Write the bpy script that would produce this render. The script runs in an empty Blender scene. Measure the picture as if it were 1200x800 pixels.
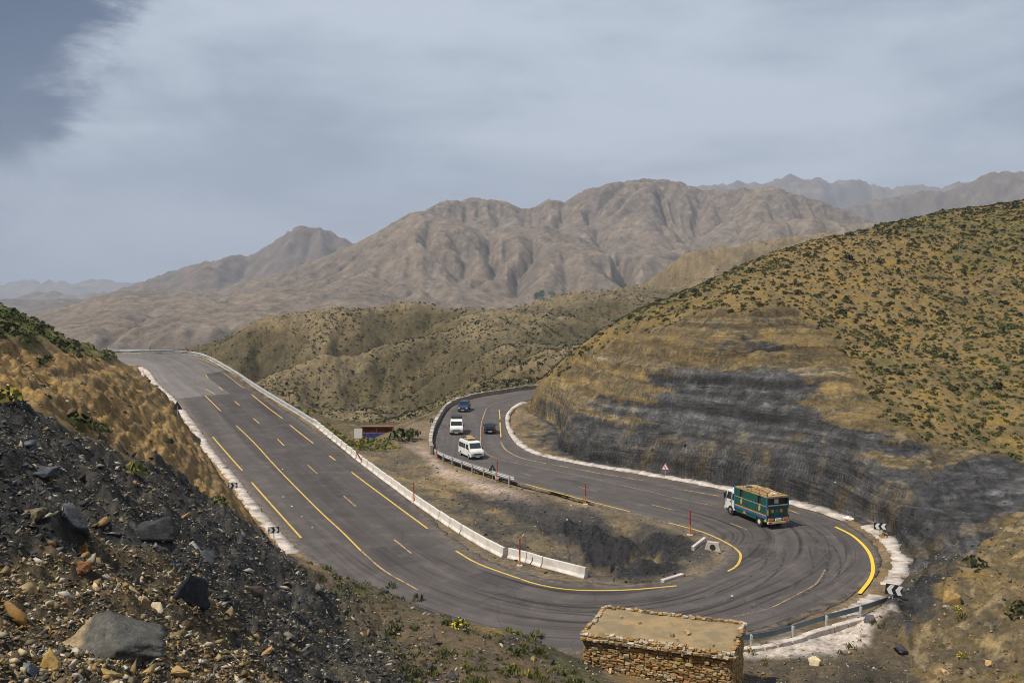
import bpy, bmesh, math, random
import numpy as np
from mathutils import Vector, Matrix
random.seed(7); rng = np.random.default_rng(7)
S = bpy.context.scene
COL = S.collection
# ------------------------------------------------------------------ camera, sky, sun, exposure
FPX = 1100.0; HZ = 345.0; CAMZ = 22.0
PITCH = math.atan((400 - HZ) / FPX)
cam_d = bpy.data.cameras.new('camera'); cam = bpy.data.objects.new('camera', cam_d); COL.objects.link(cam)
cam.location = (0, 0, CAMZ); cam.rotation_euler = (math.pi / 2 - PITCH, 0, 0)
cam_d.sensor_width = 36; cam_d.lens = FPX / 1200 * 36; cam_d.clip_start = 0.5; cam_d.clip_end = 60000
S.camera = cam
SUN_EL = math.radians(57); SUN_FROM = Vector((-0.90, -0.42, 0)).normalized()
sv = Vector((SUN_FROM.x * math.cos(SUN_EL), SUN_FROM.y * math.cos(SUN_EL), math.sin(SUN_EL)))
sd = bpy.data.lights.new('sun', 'SUN'); so = bpy.data.objects.new('sun', sd); COL.objects.link(so)
sd.energy = 5.0; sd.angle = math.radians(0.55); sd.color = (1.0, 0.93, 0.82)
so.rotation_euler = sv.to_track_quat('Z', 'Y').to_euler(); so.location = (-200, -100, 400)
W = bpy.data.worlds.new('World'); S.world = W; W.use_nodes = True
S.view_settings.view_transform = 'Standard'; S.view_settings.look = 'None'
S.view_settings.exposure = 0.14; S.view_settings.gamma = 1.0; S.view_settings.use_curve_mapping = False
S.cycles.use_denoising = True; S.cycles.filter_width = 1.0; S.cycles.denoising_prefilter = 'ACCURATE'
S.cycles.max_bounces = 6; S.cycles.volume_bounces = 1; S.cycles.diffuse_bounces = 3; S.cycles.caustics_reflective = False

class NT:
    """small helper to write node trees"""
    def __init__(s, tree): s.t = tree; s.n = tree.nodes; s.l = tree.links
    def new(s, typ, **kw):
        n = s.n.new(typ)
        for k, v in kw.items():
            if k.startswith('i_'):
                n.inputs[k[2:].replace('_', ' ')].default_value = v
            else: setattr(n, k, v)
        return n
    def put(s, sock, v):
        if hasattr(v, 'is_linked') or hasattr(v, 'links'): s.l.new(v, sock)
        else: sock.default_value = v
    def math(s, op, a, b=None, c=None, clamp=False):
        n = s.n.new('ShaderNodeMath'); n.operation = op; n.use_clamp = clamp
        s.put(n.inputs[0], a)
        if b is not None: s.put(n.inputs[1], b)
        if c is not None: s.put(n.inputs[2], c)
        return n.outputs[0]
    def mix(s, f, a, b, mode='MIX'):
        n = s.n.new('ShaderNodeMix'); n.data_type = 'RGBA'; n.blend_type = mode
        s.put(n.inputs[0], f); s.put(n.inputs[6], a if not isinstance(a, tuple) else (*a, 1)[:4]); s.put(n.inputs[7], b if not isinstance(b, tuple) else (*b, 1)[:4])
        return n.outputs[2]
    def ramp(s, v, lo, hi, a=0., b=1., smooth=True):
        n = s.n.new('ShaderNodeMapRange'); n.clamp = True
        if smooth: n.interpolation_type = 'SMOOTHSTEP'
        s.put(n.inputs[0], v); s.put(n.inputs[1], lo); s.put(n.inputs[2], hi); s.put(n.inputs[3], a); s.put(n.inputs[4], b)
        return n.outputs[0]
    def noise(s, vec, scale, detail=4, rough=.55, dist=0.):
        n = s.n.new('ShaderNodeTexNoise'); n.inputs['Scale'].default_value = scale; n.inputs['Detail'].default_value = detail
        n.inputs['Roughness'].default_value = rough; n.inputs['Distortion'].default_value = dist
        if vec is not None: s.l.new(vec, n.inputs['Vector'])
        return n.outputs['Fac']
    def scale(s, vec, sc, off=(0, 0, 0)):
        n = s.n.new('ShaderNodeMapping'); n.inputs['Scale'].default_value = sc; n.inputs['Location'].default_value = off
        s.l.new(vec, n.inputs['Vector']); return n.outputs[0]

def build_world():
    k = NT(W.node_tree); bg = k.n['Background']; bg.inputs['Strength'].default_value = 0.1
    sky = k.new('ShaderNodeTexSky'); sky.sky_type = 'NISHITA'; sky.sun_disc = False
    sky.sun_elevation = SUN_EL; sky.sun_rotation = math.atan2(SUN_FROM.x, SUN_FROM.y)
    sky.dust_density = 3.0; sky.altitude = 1500
    d = k.new('ShaderNodeTexCoord').outputs['Generated']
    sp = k.new('ShaderNodeSeparateXYZ'); k.l.new(d, sp.inputs[0])
    x, y, z = sp.outputs
    az = k.math('ARCTAN2', x, y)                       # radians, 0 = straight ahead, + right
    # cloud layer plane coordinates
    zz = k.math('MAXIMUM', k.math('ADD', z, 0.12), 0.05)
    cv = k.new('ShaderNodeCombineXYZ'); k.put(cv.inputs[0], k.math('DIVIDE', x, zz)); k.put(cv.inputs[1], k.math('DIVIDE', y, zz))
    n1 = k.noise(k.scale(cv.outputs[0], (.55, .35, 1), (3.1, 0.6, 0)), 1.1, 6, .55, .4)
    n2 = k.noise(k.scale(d, (5, 5, 11)), 1.0, 8, .62, .7)
    n3 = k.noise(k.scale(d, (2.2, 2.2, 9), (1.7, .3, .2)), 1.0, 4, .5, .3)
    n4 = k.noise(k.scale(d, (16, 16, 26)), 1.0, 6, .65, .5)
    # veil of high cloud whose left rim is to the left of the view; blue gap beyond it
    rim = k.math('ADD', az, k.math('MULTIPLY', k.math('SUBTRACT', n2, .5), .22))
    rim = k.math('ADD', rim, k.math('MULTIPLY', k.math('SUBTRACT', n4, .5), .055))
    # rim slides left going down to the horizon
    rim = k.math('ADD', rim, k.ramp(z, .24, .02, 0.0, .16))
    veil = k.ramp(rim, -.435, -.370)
    soft = k.ramp(rim, -.56, -.27)
    veil = k.math('ADD', k.math('MULTIPLY', veil, k.ramp(z, .05, .14, .15, .85)), k.math('MULTIPLY', soft, k.ramp(z, .05, .14, .85, .15)))
    veil = k.math('MAXIMUM', veil, k.ramp(n1, .66, .85, 0., .5))
    blue = (.20, .60, 1.42)
    base = k.mix(.10, blue, sky.outputs[0])
    cl_hi = (5.05, 5.7, 6.65); cl_lo = (2.8, 3.4, 4.35)
    tone = k.ramp(k.math('ADD', k.math('MULTIPLY', n3, .75), k.math('MULTIPLY', n2, .25)), .36, .62)
    cloud = k.mix(tone, cl_lo, cl_hi)
    col = k.mix(veil, base, cloud)
    hor = k.ramp(z, .16, -.02)
    col = k.mix(k.math('MULTIPLY', hor, .55), col, (2.55, 3.1, 3.95))
    gnd = k.ramp(z, 0., -.06)
    col = k.mix(gnd, col, (1.6, 1.5, 1.4))
    k.l.new(col, bg.inputs['Color'])
build_world()

# ------------------------------------------------------------------ projection helpers (photograph pixel <-> world)
cP, sP = math.cos(PITCH), math.sin(PITCH)
def rays(px, py):
    a = (np.asarray(px, float) - 600) / FPX; b = (400 - np.asarray(py, float)) / FPX
    return np.stack([a, cP + b * sP, -sP + b * cP], -1)
def at_depth(px, py, Y):
    r = rays(px, py); t = np.asarray(Y, float) / r[..., 1]
    p = r * t[..., None]; p[..., 2] += CAMZ; return p
def at_level(px, py, z):
    r = rays(px, py); t = (np.asarray(z, float) - CAMZ) / r[..., 2]
    p = r * t[..., None]; p[..., 2] += CAMZ; return p
def to_px(P):
    P = np.asarray(P, float); y = P[..., 1]; z = P[..., 2] - CAMZ
    f = y * cP - z * sP; u = y * sP + z * cP
    f = np.maximum(f, .01)
    return 600 + FPX * P[..., 0] / f, 400 - FPX * u / f
def sstep(a, b, x):
    t = np.clip((x - a) / (b - a), 0, 1); return t * t * (3 - 2 * t)

# ------------------------------------------------------------------ noise
_perm = np.random.default_rng(3).permutation(256).astype(np.int64)
_perm = np.concatenate([_perm, _perm])
_ga = np.random.default_rng(5).random(256) * 2 * np.pi
_gx, _gy = np.cos(_ga), np.sin(_ga)
def pn(x, y, seed=0):
    x = x + seed * 17.31; y = y + seed * 9.77
    xi = np.floor(x).astype(np.int64); yi = np.floor(y).astype(np.int64)
    xf = x - xi; yf = y - yi; xi &= 255; yi &= 255
    def g(ix, iy, fx, fy):
        h = _perm[_perm[ix & 255] + (iy & 255)]; return _gx[h] * fx + _gy[h] * fy
    u = xf * xf * xf * (xf * (xf * 6 - 15) + 10); v = yf * yf * yf * (yf * (yf * 6 - 15) + 10)
    a = g(xi, yi, xf, yf); b = g(xi + 1, yi, xf - 1, yf); c = g(xi, yi + 1, xf, yf - 1); d = g(xi + 1, yi + 1, xf - 1, yf - 1)
    return (a + (b - a) * u + (c - a) * v + (a - b - c + d) * u * v) * 1.5
def fbm(x, y, o=5, g=.5, l=2.03, seed=0):
    s = 0; a = 1
    for i in range(o): s = s + a * pn(x * l ** i, y * l ** i, seed + i); a *= g
    return s
def ridged(x, y, o=5, g=.5, l=2.03, seed=0):
    s = 0; a = 1; t = 0
    for i in range(o): s = s + a * (1 - np.abs(pn(x * l ** i, y * l ** i, seed + i)) * 1.6); t += a; a *= g
    return s / t
def cell(x, y, seed=0):
    """worley: distance to nearest and second nearest feature, and the id of the nearest"""
    xi = np.floor(x).astype(np.int64); yi = np.floor(y).astype(np.int64)
    d1 = np.full(x.shape, 9.); d2 = np.full(x.shape, 9.); idd = np.zeros(x.shape)
    for i in (-1, 0, 1):
        for j in (-1, 0, 1):
            h = _perm[(_perm[(xi + i + seed * 7) & 255] + yi + j) & 255]
            h2 = _perm[(h + 91) & 255]
            dd = np.hypot(xi + i + h / 256. - x, yi + j + h2 / 256. - y)
            m = dd < d1
            d2 = np.where(m, d1, np.minimum(d2, dd)); idd = np.where(m, h, idd); d1 = np.where(m, dd, d1)
    return d1, d2, idd / 255.

# ------------------------------------------------------------------ object helpers
def tag(o, label=None, cat=None, group=None, kind=None):
    if label: o['label'] = label
    if cat: o['category'] = cat
    if group: o['group'] = group
    if kind: o['kind'] = kind
    return o
def link(o, parent=None):
    COL.objects.link(o)
    if parent is not None: o.parent = parent
    return o
def mesh_np(name, V, F, mat=None, parent=None, smooth=False, attrs=None):
    """V (n,3) array, F (m,3|4) int array"""
    me = bpy.data.meshes.new(name); V = np.asarray(V, np.float32); F = np.asarray(F, np.int32)
    me.vertices.add(len(V)); me.vertices.foreach_set('co', V.ravel())
    k = F.shape[1]; me.loops.add(F.size); me.loops.foreach_set('vertex_index', F.ravel())
    me.polygons.add(len(F)); me.polygons.foreach_set('loop_start', np.arange(0, F.size, k, dtype=np.int32))
    me.polygons.foreach_set('loop_total', np.full(len(F), k, np.int32))
    if smooth: me.polygons.foreach_set('use_smooth', np.ones(len(F), bool))
    me.update(calc_edges=True); me.validate()
    if attrs:
        for an, av in attrs.items():
            av = np.asarray(av, np.float32)
            if av.ndim == 2:
                if av.shape[1] == 3: av = np.concatenate([av, np.ones((len(av), 1), np.float32)], 1)
                at = me.attributes.new(an, 'FLOAT_COLOR', 'POINT'); at.data.foreach_set('color', av.ravel())
            else:
                at = me.attributes.new(an, 'FLOAT', 'POINT'); at.data.foreach_set('value', av)
    if mat: me.materials.append(mat)
    return link(bpy.data.objects.new(name, me), parent)
def empty(name, loc=(0, 0, 0), rz=0., parent=None):
    o = bpy.data.objects.new(name, None); o.location = loc; o.rotation_euler = (0, 0, rz); o.empty_display_size = .3
    return link(o, parent)
class MB:
    """collects faces for one mesh"""
    def __init__(s): s.v = []; s.f = []
    def quad(s, a, b, c, d):
        n = len(s.v); s.v += [tuple(a), tuple(b), tuple(c), tuple(d)]; s.f.append((n, n + 1, n + 2, n + 3)); return s
    def poly(s, pts):
        n = len(s.v); s.v += [tuple(p) for p in pts]; s.f.append(tuple(range(n, n + len(pts)))); return s
    def box(s, x0, x1, y0, y1, z0, z1, M=None):
        n = len(s.v)
        P = [(x0, y0, z0), (x1, y0, z0), (x1, y1, z0), (x0, y1, z0), (x0, y0, z1), (x1, y0, z1), (x1, y1, z1), (x0, y1, z1)]
        if M is not None: P = [tuple(M @ Vector(p)) for p in P]
        s.v += P
        s.f += [tuple(n + i for i in q) for q in ((0, 3, 2, 1), (4, 5, 6, 7), (0, 1, 5, 4), (1, 2, 6, 5), (2, 3, 7, 6), (3, 0, 4, 7))]; return s
    def prism(s, prof, axis, a, b):
        """profile (list of 2-tuples) extruded along axis ('x','y','z') from a to b"""
        def P(p, t):
            return (t, p[0], p[1]) if axis == 'x' else ((p[0], t, p[1]) if axis == 'y' else (p[0], p[1], t))
        n = len(s.v); m = len(prof); s.v += [P(p, a) for p in prof] + [P(p, b) for p in prof]
        s.f.append(tuple(n + i for i in reversed(range(m)))); s.f.append(tuple(n + m + i for i in range(m)))
        for i in range(m): j = (i + 1) % m; s.f.append((n + i, n + j, n + m + j, n + m + i))
        return s
    def tube(s, p, q, r, k=8, r2=None):
        p, q = Vector(p), Vector(q); d = (q - p).normalized(); a = d.orthogonal().normalized(); b = d.cross(a); n = len(s.v)
        r2 = r if r2 is None else r2
        for c, rr in ((p, r), (q, r2)):
            for i in range(k): t = 2 * math.pi * i / k; s.v.append(tuple(c + (a * math.cos(t) + b * math.sin(t)) * rr))
        s.f.append(tuple(n + i for i in reversed(range(k)))); s.f.append(tuple(n + k + i for i in range(k)))
        for i in range(k): j = (i + 1) % k; s.f.append((n + i, n + j, n + k + j, n + k + i))
        return s
    def build(s, name, mat, parent=None, smooth=False, bevel=0.):
        me = bpy.data.meshes.new(name); me.from_pydata(s.v, [], s.f)
        bm = bmesh.new(); bm.from_mesh(me)
        bmesh.ops.recalc_face_normals(bm, faces=bm.faces)
        if bevel: bmesh.ops.bevel(bm, geom=bm.edges[:], offset=bevel, segments=1, affect='EDGES', clamp_overlap=True)
        bm.to_mesh(me); bm.free()
        if smooth:
            for p in me.polygons: p.use_smooth = True
        me.materials.append(mat); me.update()
        return link(bpy.data.objects.new(name, me), parent)

# ------------------------------------------------------------------ materials
def simple(name, col, rough=.6, var=.12, scale=6., metal=0., bump=0., dirt=None, dirt_amt=0., spec=.4):
    m = bpy.data.materials.new(name); m.use_nodes = True; k = NT(m.node_tree); b = k.n['Principled BSDF']
    c = k.new('ShaderNodeTexCoord').outputs['Object']
    n = k.noise(c, scale, 5, .6)
    v = k.ramp(n, .3, .7, 1 - var, 1 + var, False)
    hs = k.new('ShaderNodeHueSaturation'); hs.inputs['Color'].default_value = (*col, 1); k.put(hs.inputs['Value'], v)
    out = hs.outputs[0]
    if dirt:
        n2 = k.noise(c, scale * .35, 6, .65, .3)
        out = k.mix(k.math('MULTIPLY', k.ramp(n2, .45, .68), dirt_amt), out, dirt)
    k.put(b.inputs['Base Color'], out); b.inputs['Roughness'].default_value = rough; b.inputs['Metallic'].default_value = metal
    b.inputs['Specular IOR Level'].default_value = spec
    if bump:
        bp = k.new('ShaderNodeBump'); bp.inputs['Strength'].default_value = 1; bp.inputs['Distance'].default_value = bump
        k.put(bp.inputs['Height'], k.noise(c, scale * 3, 5, .65)); k.l.new(bp.outputs[0], b.inputs['Normal'])
    return m
def ground_mat(name, fine=1.0, bump=.06, contrast=.5, far=False, beds=False):
    """soil: albedo per vertex ('tint'), broken up by noise of several sizes; bump for grit"""
    m = bpy.data.materials.new(name); m.use_nodes = True; k = NT(m.node_tree); b = k.n['Principled BSDF']
    a = k.new('ShaderNodeAttribute', attribute_name='tint').outputs['Color']
    g = k.new('ShaderNodeNewGeometry').outputs['Position']
    n1 = k.noise(g, 2.2 * fine, 5, .7); n2 = k.noise(g, .35 * fine, 5, .6); n3 = k.noise(g, 9. * fine, 4, .75)
    v = k.ramp(n1, .25, .75, 1 - contrast, 1 + contrast, False)
    v = k.math('MULTIPLY', v, k.ramp(n2, .3, .7, 1 - contrast * .5, 1 + contrast * .5, False))
    v = k.math('MULTIPLY', v, k.ramp(n3, .25, .75, 1 - contrast * .7, 1 + contrast * .7, False))
    h_extra = None
    if beds:                                            # layered rock where 'bedding' says so: thin beds, nearly level, a little warped
        bd = k.new('ShaderNodeAttribute', attribute_name='bedding').outputs['Fac']
        wv = k.noise(g, .06, 3, .5)
        q = k.scale(g, (.035, .035, 1.)); ad = k.new('ShaderNodeVectorMath', operation='ADD'); cz = k.new('ShaderNodeCombineXYZ'); k.put(cz.inputs[2], k.math('MULTIPLY', wv, 5.)); k.l.new(q, ad.inputs[0]); k.l.new(cz.outputs[0], ad.inputs[1])
        b1 = k.noise(ad.outputs[0], 1.7, 6, .78); b2 = k.noise(ad.outputs[0], 5., 3, .7)
        gap = k.ramp(k.noise(g, .22, 4, .6), .36, .60)
        bb = k.math('MULTIPLY', bd, gap)
        st = k.math('MULTIPLY', k.ramp(b1, .32, .68, .42, 1.75, False), k.ramp(b2, .34, .66, .70, 1.35, False))
        v = k.math('MULTIPLY', v, k.math('ADD', 1., k.math('MULTIPLY', bb, k.math('SUBTRACT', st, 1.))))
        h_extra = k.math('MULTIPLY', bb, k.math('ADD', b1, k.math('MULTIPLY', b2, .5)))
    hs = k.new('ShaderNodeHueSaturation'); k.l.new(a, hs.inputs['Color']); k.put(hs.inputs['Value'], v)
    k.put(hs.inputs['Saturation'], k.ramp(n2, .3, .7, .82, 1.15, False))
    k.l.new(hs.outputs[0], b.inputs['Base Color']); b.inputs['Roughness'].default_value = .95; b.inputs['Specular IOR Level'].default_value = .15
    bp = k.new('ShaderNodeBump'); bp.inputs['Distance'].default_value = bump; bp.inputs['Strength'].default_value = 1.
    hh = k.math('ADD', n1, k.math('MULTIPLY', n3, .45))
    if h_extra is not None: hh = k.math('ADD', hh, k.math('MULTIPLY', h_extra, 3.5))
    k.put(bp.inputs['Height'], hh); k.l.new(bp.outputs[0], b.inputs['Normal'])
    return m
# ------------------------------------------------------------------ the road: pairs of edge points (outer px, z) (inner px, z)
PAIRS = [((60,424),7.2,(40,412.5),9.2),((120,425),7.2,(100,413),9.0),((150,427),7.0,(160,414.5),8.8),((163,429),6.8,(205,415),8.5),
 ((175,434),6.2,(235,419),7.8),((187,450),4.6,(266,436),5.8),((207,468),3.0,(300,459),3.6),((230,497),1.5,(345,487),1.7),
 ((253,530),.5,(395,521),.6),((277,558),.1,(430,547),.1),((310,600),0,(488,592),0),((353,647),0,(530,630),0),
 ((400,690),0,(575,657),0),((470,725),0,(620,672),0),((560,752),0,(665,681),0),((660,765),0,(705,684),0),
 ((760,763),0,(750,683),0),((862,748),0,(790,678),0),((935,725),0,(820,671),0),((995,700),0,(840,661),0),
 ((1028,672),0,(851,651),0),((1033,652),0,(850,644),0),((1015,628),0,(843,636),0),((980,607),0,(828,630),0),
 ((930,592),0,(808,623),0),((880,580),0,(783,613),0),((830,570),0,(745,603),0),((770,559),0,(705,592),0),
 ((715,550),0,(660,579),0),((665,541),0,(615,568),0),((630,533),0,(575,556),0),((607,522),0,(535,542),0),
 ((595,506),0,(510,530),0),((592,490),.2,(508,512),.1),((596,481),.4,(516,493),.3),((606,473),.7,(530,476),.6),
 ((622,468),.9,(555,467),.9),((650,462),1.2,(590,461),1.2),((690,457),1.5,(625,456),1.5),((760,452),2,(700,451),2)]
Oc = np.array([at_level(*p[0], p[1]) for p in PAIRS]); Ic = np.array([at_level(*p[2], p[3]) for p in PAIRS])
def catmull(P, n):
    P = np.asarray(P, float); m = len(P)
    Q = np.vstack([2 * P[0] - P[1], P, 2 * P[-1] - P[-2]])
    t = np.linspace(0, m - 1 - 1e-9, n); i = t.astype(int); f = (t - i)[:, None]
    a, b, c, d = Q[i], Q[i + 1], Q[i + 2], Q[i + 3]
    return .5 * (2 * b + (c - a) * f + (2 * a - 5 * b + 4 * c - d) * f ** 2 + (3 * b - a - 3 * c + d) * f ** 3)
def resample(P, n):
    L = np.concatenate([[0], np.cumsum(np.linalg.norm(np.diff(P, axis=0), axis=1))])
    t = np.linspace(0, L[-1], n); return np.stack([np.interp(t, L, P[:, k]) for k in range(3)], 1)
NR = 700
Od, Id = catmull(Oc, 2400), catmull(Ic, 2400)
Cd = (Od + Id) / 2
_L = np.concatenate([[0], np.cumsum(np.linalg.norm(np.diff(Cd, axis=0), axis=1))])
ROADLEN = _L[-1]
_t = np.linspace(0, ROADLEN, NR)
RO = np.stack([np.interp(_t, _L, Od[:, k]) for k in range(3)], 1); RI = np.stack([np.interp(_t, _L, Id[:, k]) for k in range(3)], 1)
for A in (RO, RI):                                   # light smoothing of the traced edges
    for _ in range(10): A[1:-1] = .5 * A[1:-1] + .25 * (A[:-2] + A[2:])
RC = (RO + RI) / 2; RW = np.linalg.norm((RI - RO)[:, :2], axis=1)
def road_uv(X, Y):
    """station index (float), u across (0 outer edge, 1 inner edge), width"""
    X = np.asarray(X, float).ravel(); Y = np.asarray(Y, float).ravel(); n = len(X)
    s = np.zeros(n); u = np.zeros(n); w = np.zeros(n)
    sub = RC[::4]
    for a in range(0, n, 60000):
        x = X[a:a + 60000]; y = Y[a:a + 60000]
        d = (x[:, None] - sub[None, :, 0]) ** 2 + (y[:, None] - sub[None, :, 1]) ** 2
        i = np.argmin(d, 1) * 4
        best = np.full(len(x), 1e18); bs = np.zeros(len(x))
        for k in range(-4, 4):
            j = np.clip(i + k, 0, NR - 2)
            ex = RC[j + 1, 0] - RC[j, 0]; ey = RC[j + 1, 1] - RC[j, 1]
            t = np.clip(((x - RC[j, 0]) * ex + (y - RC[j, 1]) * ey) / (ex * ex + ey * ey), 0, 1)
            dd = (x - RC[j, 0] - t * ex) ** 2 + (y - RC[j, 1] - t * ey) ** 2
            m = dd < best; best = np.where(m, dd, best); bs = np.where(m, j + t, bs)
        j = np.minimum(bs.astype(int), NR - 2); f = (bs - j)[:, None]
        o = RO[j] + (RO[j + 1] - RO[j]) * f; q = RI[j] + (RI[j + 1] - RI[j]) * f
        dx, dy = q[:, 0] - o[:, 0], q[:, 1] - o[:, 1]; ww = np.hypot(dx, dy)
        # signed offset from the centre using the true distance to the centre line
        side = (x - (o[:, 0] + q[:, 0]) / 2) * dx + (y - (o[:, 1] + q[:, 1]) / 2) * dy
        dist = np.sqrt(best)
        s[a:a + 60000] = bs; w[a:a + 60000] = ww
        inside_u = ((x - o[:, 0]) * dx + (y - o[:, 1]) * dy) / ww ** 2
        u[a:a + 60000] = np.where(dist < ww * .5, inside_u, .5 + np.sign(side) * dist / ww)
    return s, u, w
def road_at(s, u, lift=0.):
    s = np.clip(np.asarray(s, float), 0, NR - 1.001); j = s.astype(int); f = (s - j)[..., None]
    o = RO[j] + (RO[j + 1] - RO[j]) * f; q = RI[j] + (RI[j + 1] - RI[j]) * f
    p = o + (q - o) * np.asarray(u, float)[..., None]; p[..., 2] += lift; return p
def road_z(s, u): return road_at(s, np.clip(u, 0, 1))[..., 2]
def px_on_road(px, py):
    """the point of the road seen at a pixel"""
    px = np.asarray(px, float); py = np.asarray(py, float); z = np.zeros(px.shape)
    for _ in range(25):
        p = at_level(px, py, z); s, u, w = road_uv(p[..., 0], p[..., 1]); z = z * .5 + .5 * road_z(s, u).reshape(px.shape)
    return at_level(px, py, z)

# ------------------------------------------------------------------ terrain control points
A = lambda px, py, Y: tuple(at_depth(px, py, Y))
LEFT = [A(0,362,76),A(60,385,97),A(110,405,128),A(130,417,150),
 A(0,470,46),A(0,420,57),A(60,430,55),A(100,500,58),A(200,500,98),A(150,470,92),A(180,450,135),A(0,600,25),A(100,640,27),A(200,640,35),A(250,620,47),
 A(0,800,14.5),A(100,800,17),A(200,740,27),A(300,640,60),A(320,690,48),A(400,750,47),A(300,800,27),A(400,800,36),A(500,800,43),A(600,800,44),
 A(400,674,60),A(440,684,57.5),A(470,693,55.5),A(540,724,52),A(600,740,50.5),A(650,749,50),A(440,720,51),A(540,770,46),A(650,780,48.5),A(690,790,48.0),A(150,560,55),A(250,560,80),A(60,560,34),
 (-60,70,22),(-66,130,14.8),(-75,155,10.5),(-85,180,9),(-100,200,8.2),(-130,195,8.5),(-130,150,11),(-110,90,19),(-70,30,24),(-40,0,22),(-60,-20,24),
 (0,0,17),(-20,0,19.5),(20,0,14),(-3,14,14.9),(6,14,13.2),(0,30,8.2),(8,40,4.4),(35,0,11),(18,30,6.2),(40,30,4.5),(30,42,2.2),(0,-30,20),(50,-20,16),(80,10,14)]
HUTG = [(4,50.5,1.35),(12,47.2,1.2),(15,52,.8),(6,57,.7)]
RIGHT = [A(880,790,53.5),A(1000,800,52),A(1050,760,57.5),A(1100,780,54.5),A(1100,700,62),A(1150,640,70),A(1200,600,75),A(1200,700,59),A(1200,790,50.5),A(1000,770,57),
 A(1300,600,75),A(1300,750,54),A(1130,600,85),A(1200,560,93),A(1200,520,104),A(1200,400,136),A(1200,300,165),A(1200,236,200),A(1100,650,73),
 A(1000,500,101),A(1050,560,87.5),A(900,450,119),A(850,400,131),A(760,450,129),A(700,470,134),A(650,490,141),A(625,490,157),A(950,520,104),A(850,500,114.5),A(780,510,119),A(900,530,105),A(820,540,109),
 A(870,365,141),A(690,400,168),A(640,440,185),A(760,362,166),A(830,330,168),A(900,298,172),A(960,280,180),A(1050,262,190),A(1120,248,195),
 A(1000,380,139),A(1100,330,158),A(1100,450,119),A(1100,520,101),A(950,400,131),A(1300,225,210),A(1300,400,136),A(1400,250,210),A(1400,500,100),A(1400,650,66),A(1300,520,100),
 (25,225,10),(45,230,15),(70,235,20),(100,245,24),(130,250,27),(170,250,30),(120,40,8),(150,60,12),(190,100,25),(230,160,38),(260,240,40)]
INSIDE = [A(350,450,300),A(450,450,300),A(440,490,275),A(480,490,238),A(500,480,214),A(510,470,218),A(400,400,345),A(400,430,318),A(440,368,390),A(340,385,370),A(250,405,352),A(560,370,405),A(500,366,400),A(640,362,460),
 A(700,350,560),A(780,325,660),A(850,305,740),A(900,294,790),A(700,400,325),A(600,420,285),A(560,440,250),A(540,455,226),A(600,445,232),A(800,350,500),A(640,440,240),A(900,340,600),A(560,400,330),A(470,420,320),
 A(1000,305,850),A(1100,315,850),A(1200,320,850),A(1000,330,600),A(1100,335,600),A(1200,330,600),
 A(520,500,172),A(440,512,150),A(420,520,146),A(470,520,140),A(480,545,122),A(300,440,330),A(300,420,340),
 (-60,520,-22),(-150,450,-22),(-220,380,-22),(-250,300,-22),(-130,330,-14),(-75,262,-12),(-45,232,-13),(-28,200,-9),(-100,300,-14),(-60,280,-14),(60,640,-14),(150,860,0),(200,950,-10),(300,420,8),(200,330,8),(120,300,4),
 (-200,700,-32),(0,850,-30),(-350,900,-38),(150,1000,-26),(-350,500,-34),(-320,250,-22),(-170,235,1),(-180,700,-32),
 A(560,590,97),A(520,560,112),A(640,620,88),A(480,560,113)]
def rd(side, step):
    P = RO if side == 'o' else RI
    return [tuple(p) for p in P[::step]]
class TPS:
    def __init__(s, P, lam=.002):
        P = np.array(P, float); s.p = P[:, :2] / 100.; n = len(P)
        K = s.k(s.p, s.p) + lam * np.eye(n); T = np.c_[np.ones(n), s.p]
        A_ = np.block([[K, T], [T.T, np.zeros((3, 3))]])
        s.w = np.linalg.solve(A_, np.r_[P[:, 2], 0, 0, 0])
    def k(s, a, b):
        r2 = ((a[:, None, :] - b[None]) ** 2).sum(-1); return .5 * r2 * np.log(r2 + 1e-12)
    def __call__(s, X, Y):
        q = np.stack([np.ravel(X), np.ravel(Y)], 1) / 100.; o = np.zeros(len(q))
        for a in range(0, len(q), 40000):
            c = q[a:a + 40000]; o[a:a + 40000] = s.k(c, s.p) @ s.w[:-3] + s.w[-3] + c @ s.w[-2:]
        return o
TO = TPS(LEFT + HUTG + RIGHT + rd('o', 14)); TI = TPS(INSIDE + rd('i', 14))

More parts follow.
